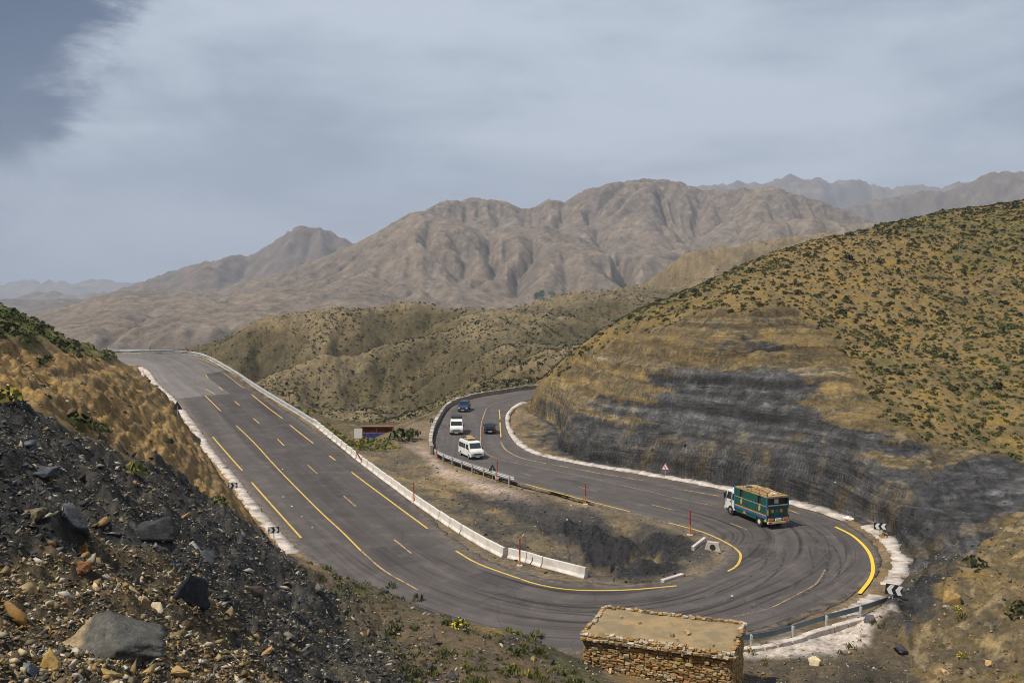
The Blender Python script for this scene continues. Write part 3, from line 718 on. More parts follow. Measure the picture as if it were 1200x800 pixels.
SIL_6 = [(-300,330),(-60,334),(0,333),(60,333),(110,331),(160,331),(230,334),(330,338)]
mountain('mountain', SIL_6, [(-300,7600),(330,7600)], -7300, -1500, 6500, 8600, 90., lambda X, Y: -120 + 0 * X, .03, 8, 2., (.15, .12, .095), (.13, .105, .08), (.19, .15, .12), 195, amp=40., wid=1000., mat=M_FAR)
# valley floor out to the horizon
def plain():
    az = np.linspace(-math.pi, math.pi, 120); rr = 700. * (9300 / 700.) ** np.linspace(0, 1, 40); a, r = np.meshgrid(az, rr)
    X = (r * np.sin(a)).ravel(); Y = (r * np.cos(a)).ravel(); z = -62 - 30 * sstep(1500, 9000, np.hypot(X, Y))
    t = np.ones((len(X), 3)) * np.array([.17, .13, .095]) * (1 + .3 * fbm(X / 400, Y / 400, 4, seed=81)[:, None])
    tag(mesh_np('valley_floor', np.stack([X, Y, z], 1), grid_faces(40, 120), M_FAR, attrs={'tint': t}, smooth=True), kind='structure')
plain()
# ------------------------------------------------------------------ road surface
def asphalt_mat(name, base, patch=False):
    m = bpy.data.materials.new(name); m.use_nodes = True; k = NT(m.node_tree); b = k.n['Principled BSDF']
    ac = k.new('ShaderNodeAttribute', attribute_name='across').outputs['Fac']; al = k.new('ShaderNodeAttribute', attribute_name='along').outputs['Fac']
    hp = k.new('ShaderNodeAttribute', attribute_name='scrub').outputs['Fac']
    g = k.new('ShaderNodeNewGeometry').outputs['Position']
    cv = k.new('ShaderNodeCombineXYZ'); k.put(cv.inputs[0], ac); k.put(cv.inputs[1], k.math('MULTIPLY', al, .03)); v = cv.outputs[0]
    n_l = k.noise(v, .55, 4, .6, .2); n_s = k.noise(v, 2.4, 5, .65, .35); n_f = k.noise(g, 14, 3, .7); n_p = k.noise(g, .25, 5, .6)
    val = k.ramp(n_l, .3, .7, .78, 1.2, False)
    val = k.math('MULTIPLY', val, k.ramp(n_s, .3, .7, .90, 1.09, False))
    val = k.math('MULTIPLY', val, k.ramp(n_f, .3, .7, .86, 1.14, False))
    val = k.math('MULTIPLY', val, k.ramp(n_p, .3, .7, .86, 1.14, False))
    # rubber laid down by tyres through the hairpin
    cv2 = k.new('ShaderNodeCombineXYZ'); k.put(cv2.inputs[0], k.math('ADD', ac, k.math('MULTIPLY', k.math('SINE', k.math('MULTIPLY', al, .055)), .8))); k.put(cv2.inputs[1], k.math('MULTIPLY', al, .022))
    t1 = k.noise(cv2.outputs[0], 1.5, 5, .7, .15); t2 = k.noise(cv2.outputs[0], 4.5, 3, .6, .1)
    rub = k.math('MULTIPLY', k.ramp(t1, .50, .66), .62); rub = k.math('MAXIMUM', rub, k.math('MULTIPLY', k.ramp(t2, .57, .68), .40))
    val = k.math('MULTIPLY', val, k.math('SUBTRACT', 1, k.math('MULTIPLY', rub, hp)))
    # the climbing lanes were surfaced apart from the lane beside the hill
    strip = k.math('MULTIPLY', k.ramp(ac, 4.6, 4.9), k.ramp(al, LEN_LEFT, LEN_LEFT - 40.))
    val = k.math('MULTIPLY', val, k.math('SUBTRACT', 1.10, k.math('MULTIPLY', strip, .22)))
    hs = k.new('ShaderNodeHueSaturation'); hs.inputs['Color'].default_value = (*base, 1); k.put(hs.inputs['Value'], val)
    dust = k.math('MULTIPLY', k.ramp(k.noise(g, .5, 6, .65), .50, .72), .28)
    col = k.mix(dust, hs.outputs[0], (.17, .135, .105))
    ed = k.new('ShaderNodeAttribute', attribute_name='verge').outputs['Fac']
    col = k.mix(k.math('MULTIPLY', k.math('MULTIPLY', ed, k.ramp(k.noise(g, 1.3, 5, .7), .40, .62)), .75), col, (.20, .155, .11))
    # thin sealed cracks
    vo = k.new('ShaderNodeTexVoronoi', feature='DISTANCE_TO_EDGE'); vo.inputs['Scale'].default_value = .16
    wp = k.new('ShaderNodeVectorMath', operation='ADD'); nz = k.new('ShaderNodeTexNoise'); nz.inputs['Scale'].default_value = .5; k.l.new(g, nz.inputs['Vector'])
    k.l.new(g, wp.inputs[0]); k.l.new(nz.outputs['Color'], wp.inputs[1]); k.l.new(wp.outputs[0], vo.inputs['Vector'])
    col = k.mix(k.math('MULTIPLY', k.ramp(vo.outputs['Distance'], .012, .002), .30), col, (.03, .027, .027))
    k.l.new(col, b.inputs['Base Color']); b.inputs['Roughness'].default_value = .88; b.inputs['Specular IOR Level'].default_value = .25
    bp = k.new('ShaderNodeBump'); bp.inputs['Distance'].default_value = .006; k.put(bp.inputs['Height'], n_f); k.l.new(bp.outputs[0], b.inputs['Normal'])
    return m
STATION = lambda i: float(road_uv(*[np.array([v]) for v in ((Oc[i] + Ic[i]) / 2)[:2]])[0][0])
LEN_LEFT = STATION(13) * ROADLEN / NR
M_ASPH = asphalt_mat('asphalt', (.078, .068, .0645)); M_ASPH3 = asphalt_mat('dark_repair_asphalt', (.060, .052, .051)); M_ASPH2 = asphalt_mat('paler_asphalt', (.150, .135, .128))
STATION = lambda i: float(road_uv(*[np.array([v]) for v in ((Oc[i] + Ic[i]) / 2)[:2]])[0][0])
S11, S14, S24, S27 = STATION(11), STATION(14), STATION(24), STATION(27)
def ribbon(s0, s1, u0, u1, ns, nu, lift):
    s = np.linspace(s0, s1, ns); t = np.linspace(0, 1, nu)
    U0 = u0(s) if callable(u0) else np.full(ns, u0); U1 = u1(s) if callable(u1) else np.full(ns, u1)
    u = U0[:, None] * (1 - t) + U1[:, None] * t; ss = np.repeat(s[:, None], nu, 1)
    P = road_at(ss, u, lift); w = np.interp(ss, np.arange(NR), RW)
    at = dict(across=(u * w).ravel(), along=(ss * ROADLEN / NR).ravel(), scrub=(sstep(S11 - 50, S14, ss) * (1 - sstep(S24, S27 + 25, ss))).ravel(),
              verge=np.maximum(1 - sstep(.1, 1.1, u * w), 1 - sstep(.1, 1.4, (1 - u) * w)).ravel())
    return P, at
def road():
    P, at = ribbon(0, NR - 1.01, 0, 1, 900, 28, 0.)
    # ragged asphalt edge, then a skirt
    e = fbm(np.arange(900) * .35, np.zeros(900), 4, .6, seed=201) * .22
    e2 = fbm(np.arange(900) * .35, np.ones(900) * 9, 4, .6, seed=202) * .25
    dv = (P[:, -1] - P[:, 0]); dv /= np.linalg.norm(dv, axis=1)[:, None]
    P[:, 0] += dv * e[:, None]; P[:, -1] += dv * e2[:, None]
    a = P[:, :1].copy(); b = P[:, -1:].copy(); a[..., 2] -= .3; b[..., 2] -= .3
    P = np.concatenate([a, P, b], 1)
    at = {k: np.concatenate([v.reshape(900, 28)[:, :1], v.reshape(900, 28), v.reshape(900, 28)[:, -1:]], 1).ravel() for k, v in at.items()}
    o = mesh_np('road', P.reshape(-1, 3), grid_faces(900, 30), M_ASPH, attrs=at); tag(o, kind='structure'); return o
ROAD = road()
# older paler surfacing on the upper bend
sp1 = px_on_road(np.array([206.]), np.array([468.])); sp2 = px_on_road(np.array([245.]), np.array([439.])); sp3 = px_on_road(np.array([268.]), np.array([460.]))
s1 = road_uv(sp1[:, 0], sp1[:, 1]); s2 = road_uv(sp2[:, 0], sp2[:, 1]); s3 = road_uv(sp3[:, 0], sp3[:, 1])
P_, at_ = ribbon(2, s2[0][0], .004, .996, 220, 16, .004); mesh_np('asphalt_patch', P_.reshape(-1, 3), grid_faces(220, 16), M_ASPH2, ROAD, attrs=at_)
P_, at_ = ribbon(s2[0][0], (s1[0][0] + s3[0][0]) / 2, .004, s3[1][0], 60, 14, .004); mesh_np('asphalt_patch', P_.reshape(-1, 3), grid_faces(60, 14), M_ASPH2, ROAD, attrs=at_)

# ------------------------------------------------------------------ painted lines
def paint(name, col, wear):
    m = bpy.data.materials.new(name); m.use_nodes = True; k = NT(m.node_tree); b = k.n['Principled BSDF']
    g = k.new('ShaderNodeNewGeometry').outputs['Position']
    n = k.noise(g, 5, 6, .75); n2 = k.noise(g, .8, 4, .6)
    f = k.ramp(k.math('ADD', n, k.math('MULTIPLY', k.math('SUBTRACT', n2, .5), .7)), wear - .1, wear + .1)
    k.put(b.inputs['Base Color'], k.mix(f, (.10, .085, .08), col)); b.inputs['Roughness'].default_value = .75
    return m
P_Y = paint('yellow_paint', (.56, .37, .06), .37); P_W = paint('worn_yellow_paint', (.44, .29, .10), .47); P_F = paint('faded_yellow_paint', (.33, .215, .09), .52); P_B = paint('fresh_yellow_paint', (.72, .46, .03), .24)
P_S = paint('tyre_rubber', (.022, .020, .021), .45)
def line(pts, width, mat, name, lift=.012):
    pts = np.array(pts, float)
    W_ = px_on_road(pts[:, 0], pts[:, 1])
    if len(W_) > 2: W_ = catmull(W_, 30 * len(W_))
    L = np.linalg.norm(np.diff(W_, axis=0), axis=1).sum(); n = max(4, int(L / 1.0)); W_ = resample(W_, n)
    T = np.gradient(W_, axis=0)[:, :2]; T /= np.linalg.norm(T, axis=1)[:, None]; N = np.stack([-T[:, 1], T[:, 0]], 1)
    wv = width * .42
    rows = []
    for sgn in (-1, 1):
        Q = W_.copy(); Q[:, :2] += N * wv * sgn; s, u, w = road_uv(Q[:, 0], Q[:, 1]); Q[:, 2] = road_z(s, u) + lift; rows.append(Q)
    V = np.stack(rows, 1).reshape(-1, 3); F = grid_faces(n, 2)[:, ::-1]
    e1 = V[F[0, 1]] - V[F[0, 0]]; e2 = V[F[0, 3]] - V[F[0, 0]]
    if np.cross(e1, e2)[2] < 0: F = F[:, ::-1]
    return mesh_np(name, V, F, mat, ROAD)
EL = 'edge_line'; DL = 'lane_dash'; CL = 'centre_line'
for p in ([(172,428),(182,433),(190,439)],[(193,445),(213,467)],[(217,473),(237,496)],[(247,509),(284,551)],[(295,565),(353,630)]): line(p, .24, P_Y, EL)
line([(213,437),(227,450),(247,470),(287,508),(320,543),(373,597),(400,622),(423,645)], .2, P_Y, CL)
line([(423,645),(450,668),(490,691)], .2, P_W, CL)
line([(190,423),(204,429),(213,437)], .2, P_F, CL)
line([(217,442),(233,451),(252,462)], .18, P_Y, CL)
for p in ([(241,439),(244,443)],[(256,453),(261,457)],[(275,470),(281,475)],[(297,490),(304,496)],[(325,514),(333,522)],[(360,544),(372,555)],[(403,581),(417,593)],[(462,632),(482,648)]): line(p, .19, P_Y if p[0][0] < 330 else P_W, DL)
for p in ([(230,419),(246,425),(257,431)],[(262,437),(286,455)],[(295,462),(331,490)],[(340,498),(393,539)],[(412,553),(501,619)]): line(p, .24, P_Y if p[0][0] > 290 else P_W, EL)
line([(534,645),(560,660),(607,677),(633,685),(673,691),(733,691),(793,686)], .25, P_Y, EL)
line([(783,612),(823,623),(850,635),(865,645),(868,653),(863,663),(853,669)], .25, P_Y, EL)
line([(616,567),(675,583),(738,599)], .25, P_Y, EL); line([(561,551),(573,555),(587,560)], .24, P_Y, EL)
line([(518,532),(525,537)], .3, P_W, EL)
for p in ([(522,505),(513,528)],[(530,484),(523,500)],[(534,478),(545,471),(557,468)],[(565,466),(590,463)]): line(p, .26, P_Y if p[0][0] < 532 else P_F, EL)
line([(979,617),(1000,628),(1017,645),(1023,663),(1020,678),(1007,695)], .34, P_B, EL)
for p in ([(924,597),(937,602)],[(790,572),(843,581)],[(700,554),(755,563)],[(647,544),(700,554)],[(586,495),(587,512)],[(585,480),(586,491)]): line(p, .24, P_W if p[0][0] > 600 else P_Y, EL)
line([(587,518),(593,527),(610,536),(640,543)], .24, P_W, EL)
line([(570,478),(564,497),(563,523)], .2, P_W, CL); line([(563,523),(573,533),(593,540),(643,550),(693,560),(757,575),(800,585),(845,594)], .2, P_F, CL)
line([(570,478),(580,472),(600,468)], .2, P_F, CL)
line([(967,667),(957,683),(940,693),(900,713),(860,722)], .17, P_F, CL)
for p in ([(763,591),(791,598)],[(678,570),(700,576)],[(608,553),(623,557)],[(545,488),(547,492)],[(543,498),(542,502)],[(856,613),(875,620)]): line(p, .18, P_W if p[0][0] > 700 else P_F, DL)
# heavy tyre marks where lorries turn
for p, wd in (([(915,606),(945,622),(966,645),(970,662),(962,680),(940,697)], .34),([(925,606),(958,622),(980,645),(985,665),(975,685)], .22),([(868,637),(895,632),(925,620)], .16),([(880,712),(925,690),(952,668),(948,640)], .16),([(640,716),(720,722),(800,716),(870,696),(912,668),(920,645)], .22),([(600,704),(700,716),(790,708),(850,690),(893,665),(900,645)], .18),([(560,690),(660,708),(760,702),(830,685)], .16)):
    line(p, wd, P_S, 'tyre_mark', .008)

# ------------------------------------------------------------------ picking ground points through pixels
def pick(px, py):
    px = np.asarray(px, float).ravel(); py = np.asarray(py, float).ravel()
    Yv = 10. * (1000. / 10) ** np.linspace(0, 1, 420); r = rays(px, py); t = Yv[None] / r[:, 1:2]
    P = r[:, None, :] * t[..., None]; P[..., 2] += CAMZ
    def gz_(P_):
        sh = P_.shape[:-1]; X = P_[..., 0].ravel(); Y = P_[..., 1].ravel(); z = ground(X, Y)
        s, u, w = road_uv(X, Y); on = (u > 0) & (u < 1); z = np.where(on, road_z(s, u), z); return z.reshape(sh)
    below = P[..., 2] < gz_(P); i = np.argmax(below, 1); i = np.where(below.any(1), i, len(Yv) - 1); i = np.maximum(i, 1)
    a = Yv[i - 1]; b = Yv[i]
    for _ in range(14):
        m = (a + b) / 2; q = r * (m / r[:, 1])[:, None]; q[:, 2] += CAMZ; bl = q[:, 2] < gz_(q)
        b = np.where(bl, m, b); a = np.where(bl, a, m)
    q = r * (b / r[:, 1])[:, None]; q[:, 2] += CAMZ; return q
def surface_z(X, Y):
    X = np.ravel(np.asarray(X, float)); Y = np.ravel(np.asarray(Y, float)); z = ground(X, Y); s, u, w = road_uv(X, Y)
    return np.where((u > 0) & (u < 1), road_z(s, u), z)
def px_station(px, py):
    p = px_on_road(np.array([float(px)]), np.array([float(py)])); return float(road_uv(p[:, 0], p[:, 1])[0][0])

# ------------------------------------------------------------------ concrete gutters along the outer side
M_CONC = simple('pale_concrete', (.50, .44, .39), .9, .25, 1.6, bump=.03, dirt=(.20, .155, .11), dirt_amt=.9)
M_CONC2 = simple('barrier_concrete', (.60, .565, .52), .85, .13, 1.2, bump=.006, dirt=(.34, .28, .22), dirt_amt=.6)
def gutter(s0, s1, wide, ragged, name, step=3.0, d0=.12, skip=0.):
    root = empty(name, (0, 0, 0)); tag(root, kind='structure')
    m_per = ROADLEN / NR; n = int((s1 - s0) * m_per / step)
    for i in range(n):
        if random.random() < skip: continue
        a = s0 + (i + .01) * step / m_per; b = s0 + (i + .985) * step / m_per
        k = 6 if ragged < .4 else 16; ss = np.linspace(a, b, k); w = np.interp(ss, np.arange(NR), RW)
        inn = d0 + ragged * .5 * fbm(ss * 1.6 + i, ss * 0 + 3.3, 3, .6, seed=302)
        dx = wide * (1 + ragged * fbm(ss * .35, ss * 0 + len(name), 3, seed=301) + ragged * .4 * fbm(ss * 1.3, ss * 0 + 7.7, 3, .6, seed=303)); dx = np.maximum(dx, .35)
        zt = .05 + .03 * random.random()
        P0 = road_at(ss, -inn / w); P1 = road_at(ss, -(inn + dx) / w)
        P0[:, 2] += zt; P1[:, 2] += zt + .07 + .03 * random.random()
        lo0 = P0.copy(); lo0[:, 2] -= .5; lo1 = P1.copy(); lo1[:, 2] -= .7
        V = np.concatenate([lo0, P0, P1, lo1]); idx = np.arange(4 * k).reshape(4, k); F = []
        for r_ in range(3):
            for j in range(k - 1): F.append((idx[r_, j], idx[r_, j + 1], idx[r_ + 1, j + 1], idx[r_ + 1, j]))
        F.append((idx[0, 0], idx[1, 0], idx[2, 0], idx[3, 0])); F.append((idx[0, -1], idx[3, -1], idx[2, -1], idx[1, -1]))
        mesh_np('slab', V, F, M_CONC, root)
    return root
gutter(STATION(2), STATION(11), 1.15, .35, 'gutter', 3.2)
gutter(STATION(4), STATION(11) - 4, .28, .15, 'kerb', 4.0, d0=2.0, skip=.2)
gutter(STATION(23) - 1, STATION(35) + 6, 1.4, .40, 'gutter', 3.4)
for pts_, wd_ in (([(300,470),(318,487)],2.6),([(452,640),(480,660)],3.2),([(560,672),(612,690)],1.8),([(640,560),(676,570)],2.0),([(890,640),(905,655)],2.4),([(380,560),(400,582)],1.6)):
    pp = px_on_road(np.array([float(q[0]) for q in pts_]), np.array([float(q[1]) for q in pts_])); sa, ua, wa = road_uv(pp[:, 0], pp[:, 1]); hw = wd_ / 2 / wa[0]
    P_, at_ = ribbon(min(sa), max(sa), max(.02, ua[0] - hw), min(.98, ua[0] + hw), 14, 6, .004); mesh_np('asphalt_patch', P_.reshape(-1, 3), grid_faces(14, 6), M_ASPH3, ROAD, attrs=at_)
gutter(STATION(18) + 4, STATION(23), 1.25, .5, 'gutter', 2.0, d0=.9, skip=.10)
gutter(STATION(21), STATION(23) - 3, .35, .8, 'kerb', 2.6, d0=4.2, skip=.12)
# ------------------------------------------------------------------ barriers, rails, poles, signs
M_GALV = simple('galvanised_steel', (.58, .60, .61), .45, .12, 3., metal=.35, dirt=(.20, .17, .14), dirt_amt=.4)
M_DSTEEL = simple('dark_blue_steel', (.10, .15, .20), .45, .15, 3., metal=.5, dirt=(.12, .10, .08), dirt_amt=.4)
M_BACK = simple('sign_back', (.045, .055, .06), .5, .15, 3., metal=.3)
M_WHITE = simple('white_sign', (.75, .75, .73), .5, .05, 3.); M_RED = simple('red_sign', (.48, .03, .03), .5, .1, 3.); M_BLACK = simple('black_sign', (.02, .022, .026), .5, .1, 3.)
M_PRED = simple('red_pole_paint', (.36, .040, .030), .6, .18, 5., dirt=(.25, .10, .06), dirt_amt=.4); M_PORG = simple('orange_pole_paint', (.62, .20, .030), .6, .15, 5., dirt=(.35, .2, .08), dirt_amt=.4)
M_WALL = simple('masonry', (.30, .265, .225), .9, .25, 1.5, bump=.03, dirt=(.15, .12, .09), dirt_amt=.6)

def side_path(pts):                                   # pixel path -> world path on the ground
    p = np.array(pts, float); q = pick(p[:, 0], p[:, 1]); return q
# concrete barrier blocks
bp = at_level(*np.array([(367,505),(415,537),(442,556),(487,588.5),(520,611),(560,636),(592,652.5)], float).T, 0.)
_t0 = px_station(367, 505)
bl = [tuple(p) for p in catmull(bp, 300)]
bar_prof = [(-.30, 0), (-.30, .10), (-.15, .30), (-.10, .86), (.10, .86), (.15, .30), (.30, .10), (.30, 0)]
def barrier_mesh(L):
    mb = MB(); mb.prism(bar_prof, 'y', -L / 2, L / 2); return mb
def place_barriers(path, L, group, label, first=None):
    seg = np.concatenate([[0], np.cumsum(np.linalg.norm(np.diff(path[:, :2], axis=0), axis=1))]); n = max(1, round(seg[-1] / L)); L = seg[-1] / n; out = []
    for i in range(n):
        a = np.array([np.interp(i * L, seg, path[:, k]) for k in range(2)]); b = np.array([np.interp((i + 1) * L, seg, path[:, k]) for k in range(2)])
        c = (a + b) / 2; d = b - a
        if first is None: first = barrier_mesh(L - .05).build('concrete_barrier', M_CONC2, bevel=.02); o = first
        else: o = first.copy(); link(o)
        s, u, w = road_uv(np.array([c[0]]), np.array([c[1]])); zz = max(float(road_z(s, u)[0]) - .04, float(surface_z([c[0]], [c[1]])[0]) - .12)
        o.location = (c[0] + random.gauss(0, .015), c[1], zz); o.rotation_euler = (random.gauss(0, .012), random.gauss(0, .012), math.atan2(-d[0], d[1]) + random.gauss(0, .012))
        tag(o, label, 'barrier', group); out.append(o)
    return out, first
path1 = np.array(bl)
g1, b0 = place_barriers(path1, 2.98, 'concrete barrier blocks along the left road', 'pale concrete barrier block in the unbroken row beside the left road')
g1[0]['label'] = 'pale concrete barrier block where the row meets the metal rail'; g1[-1]['label'] = 'pale concrete barrier block with a chipped foot just before the gap in the row'
e3 = at_level(*np.array([(596,652.5),(618,657.5),(636.5,663.5),(687,676.5)], float).T, 0.)
for (a, b, lab) in ((e3[0], e3[1], 'short pale concrete block just after the gap in the barrier row'), (e3[1], e3[2], 'short pale concrete block with a red pole standing in front'), (e3[2], e3[3], 'long last concrete barrier block at the hairpin end of the row')):
    L = float(np.linalg.norm((b - a)[:2])); o = barrier_mesh(L - .08).build('concrete_barrier', M_CONC2, bevel=.02); c = (a + b) / 2; d = b - a
    o.location = (c[0], c[1], -.06); o.rotation_euler = (0, 0, math.atan2(-d[0], d[1])); tag(o, lab, 'barrier', 'concrete barrier blocks along the left road')

def rail_sweep(path, off_z, mat_rail, name, label, post_step, post_mat, prof, group=None, flip=1, post_h=.72, ends=True):
    """steel guard rail: one swept beam and a post every few metres"""
    root = empty(name, tuple(path[0])); tag(root, label, 'guardrail', group); o3 = np.array(path[0])
    n = len(path); T = np.gradient(path, axis=0)[:, :2]; T /= np.linalg.norm(T, axis=1)[:, None]; N = np.stack([-T[:, 1], T[:, 0]], 1) * flip
    k = len(prof); V = np.zeros((n, k, 3))
    for j, (a, z) in enumerate(prof):
        V[:, j, :2] = path[:, :2] + N * a; V[:, j, 2] = path[:, 2] + off_z + z
    V -= o3; F = []
    for i in range(n - 1):
        for j in range(k):
            j2 = (j + 1) % k; F.append((i * k + j, i * k + j2, (i + 1) * k + j2, (i + 1) * k + j))
    mb = MB(); mb.v = [tuple(v) for v in V.reshape(-1, 3)]; mb.f = F + [tuple(range(k)), tuple((n - 1) * k + j for j in reversed(range(k)))]
    mb.build('rail', mat_rail, root)
    seg = np.concatenate([[0], np.cumsum(np.linalg.norm(np.diff(path[:, :2], axis=0), axis=1))]); m = max(2, int(seg[-1] / post_step) + 1); first = None
    for i in range(m):
        t = seg[-1] * (i + .3) / (m - .2); p = np.array([np.interp(t, seg, path[:, q]) for q in range(3)]); nn = np.array([np.interp(t, seg, N[:, q]) for q in range(2)])
        if first is None:
            pb = MB(); pb.box(-.06, .06, -.05, .05, -.5, post_h); pb.box(-.08, .08, -.09, -.055, post_h - .3, post_h - .02); first = pb.build('post', post_mat, root); q = first
        else: q = first.copy(); link(q, root)
        q.location = tuple(p - o3 + np.array([nn[0] * -.12, nn[1] * -.12, 0])); q.rotation_euler = (0, 0, math.atan2(nn[1], nn[0]) - math.pi / 2)
    return root
WB = [(.0, -.16), (.07, -.12), (.07, -.05), (.0, 0), (.07, .05), (.07, .12), (.0, .16), (-.03, .16), (.03, .10), (.03, .06), (-.03, 0), (.03, -.06), (.03, -.10), (-.03, -.16)]
def along(s0, s1, off, n, inner=True):
    s = np.linspace(s0, s1, n); w = np.interp(s, np.arange(NR), RW); u = 1 + off / w if inner else -off / w; p = road_at(s, u); p[:, 2] = road_at(s, np.full(n, 1. if inner else 0.))[:, 2]; return p
WBig = [(a * 1.6, z * 1.9) for a, z in WB]
sA = px_station(150, 415.5); sB = px_station(362, 503)
pA = along(STATION(1) + 8, sB, .9, 120)
rail_sweep(pA, .62, M_GALV, 'guard_rail', 'long bright metal guard rail curving round the upper left bend', 4.0, M_GALV, [(a * 1.3, z * 1.35) for a, z in WB], flip=-1, post_h=.8)
# low concrete footing under that rail
mbf = MB(); pf = along(sA, sB, .95, 60)
wall_o = empty('footing_wall', (0, 0, 0)); tag(wall_o, 'low pale concrete footing under the long bright guard rail', 'wall')
for i in range(0, 59):
    a, b = pf[i], pf[i + 1]; d = (b - a)[:2]; L = np.linalg.norm(d); nrm = np.array([-d[1], d[0]]) / L
    M = Matrix.Translation(Vector(((a + b) / 2).tolist())) @ Matrix.Rotation(math.atan2(d[1], d[0]), 4, 'Z')
    mb = MB(); mb.box(-L / 2 + .02, L / 2 - .02, -.16, .16, -.4, .22, M); mb.build('block', M_CONC2, wall_o)
# metal rail on the inner side of the far road
pB = along(px_station(577, 559), px_station(505, 520), .55, 60)
rail_sweep(pB, .6, M_GALV, 'guard_rail', 'metal guard rail round the bend in front of the white minibus', 3.2, M_GALV, [(a * 1.2, z * 1.2) for a, z in WB], flip=-1, post_h=.75)
# masonry parapet beyond it
pC = along(px_station(506, 516), STATION(39) - 3, .6, 64)
par = empty('parapet_wall', tuple(pC[0])); tag(par, 'low stone parapet round the far bend behind the blue pickup', 'wall')
rngp = random.Random(4)
for i in range(63):
    a, b = pC[i], pC[i + 1]; c = (a + b) / 2 - pC[0]; d = (b - a)[:2]; L = np.linalg.norm(d)
    M = Matrix.Translation(Vector(c.tolist())) @ Matrix.Rotation(math.atan2(d[1], d[0]), 4, 'Z'); h = rngp.uniform(.62, .78)
    mb = MB(); mb.box(-L / 2 + .02, L / 2 - .02, -.2, .2, -.5, h, M); o = mb.build('block', M_WALL, par)
    mb = MB(); mb.box(-L / 2 + .03, L / 2 - .03, -.26, .26, h + .002, h + .14, M); mb.build('coping', M_WALL if rngp.random() < .55 else M_CONC, par)
# rail at the lower right
pD = catmull(at_level(*np.array([(862,759),(907,752),(962,735),(1013,721),(1056,706)], float).T, .02), 40)
D_PROF = [(0, -.17), (.09, -.13), (.09, -.06), (.02, -.01), (.02, .01), (.09, .06), (.09, .13), (0, .17), (-.05, .17), (-.05, -.17)]
rail_sweep(pD, .62, M_DSTEEL, 'guard_rail', 'dark blue metal guard rail at the lower right above the pale dusty verge', 3.4, M_GALV, D_PROF, flip=1, post_h=.78)
# low concrete beam under it
mb = MB(); 
kerb = empty('kerb_beam', tuple(pD[0])); tag(kerb, 'broken pale kerb under the dark blue guard rail', 'kerb')
for i in range(0, 38, 3):
    a, b = pD[i], pD[min(i + 3, 39)]; c = (a + b) / 2 - pD[0]; d = (b - a)[:2]; L = np.linalg.norm(d)
    M = Matrix.Translation(Vector(c.tolist())) @ Matrix.Rotation(math.atan2(d[1], d[0]), 4, 'Z') @ Matrix.Translation(Vector((0, -.45 + .1 * rngp.random(), 0)))
    mb = MB(); mb.box(-L / 2 + .03, L / 2 - .03, -.22, .22, -.4, .09 + .05 * rngp.random(), M); mb.build('block', M_CONC, kerb, bevel=.03)

# snow poles
def snow_pole(px, py, h, label, lean=(0, 0), r=.065, base=True, split=.42, world=None):
    p = pick([px], [py])[0] if world is None else world
    root = empty('snow_pole', (p[0], p[1], p[2])); root.rotation_euler = (lean[0], lean[1], 0); tag(root, label, 'marker pole', 'red and orange marker poles along the road')
    MB().tube((0, 0, -.3), (0, 0, h * split), r, 8).build('lower_shaft', M_PORG, root, smooth=False)
    MB().tube((0, 0, h * split + .002), (0, 0, h), r * .98, 8).build('upper_shaft', M_PRED, root)
    if base:
        mb = MB(); mb.box(-.24, .24, -.22, .22, -.2, .10); mb.build('base', M_CONC, root, bevel=.03)
    return root
snow_pole(609, 663, 2.3, 'tall red and orange pole in front of the last concrete barrier blocks', r=.07)
snow_pole(485, 589, 2.2, 'slim red and orange pole beside the middle of the concrete barrier row', r=.06)
snow_pole(426, 544, 1.9, 'leaning red and orange pole against the concrete barrier row', (0, -.5), r=.08)
snow_pole(686, 591, 2.2, 'red and orange pole beside the long yellow line on the inner verge')
snow_pole(808.5, 627, 2.35, 'red and orange pole nearest to the green truck at the island tip', r=.075)
snow_pole(582.5, 560, 2.1, 'red and orange pole beside the dark triangle sign at the rail end')
snow_pole(512, 540, 2.0, 'red and orange pole inside the curve of the metal rail by the minibus')
far = [(173, 1.6, 'short red pole standing behind the left end of the upper guard rail'), (214, 1.8, 'red pole behind the middle of the upper guard rail'), (246, 1.6, 'red pole behind the guard rail where it turns downhill')]
for x_, h_, lab in far:
    i = int(np.argmin(np.abs(to_px(pA)[0] - x_))); q = pA[i] + np.array([0, 1.4, 0]); q[2] -= .4; snow_pole(0, 0, h_ + .4, lab, world=q, base=False, r=.11, split=.25)
for x_, lab in ((266, 'faded'), (291, 'x'), (307, 'x'), (334, 'x'), (362, 'x')):
    i = int(np.argmin(np.abs(to_px(pA)[0] - x_))); s, u, w = road_uv(pA[i:i+1, 0], pA[i:i+1, 1]); q = road_at(s, 1 + 1.9 / w)[0]; q[2] = pA[i, 2] - .2
    snow_pole(0, 0, 2.2, 'slim faded red pole behind the long metal rail above the valley', world=q, base=False, r=.055, split=.45)

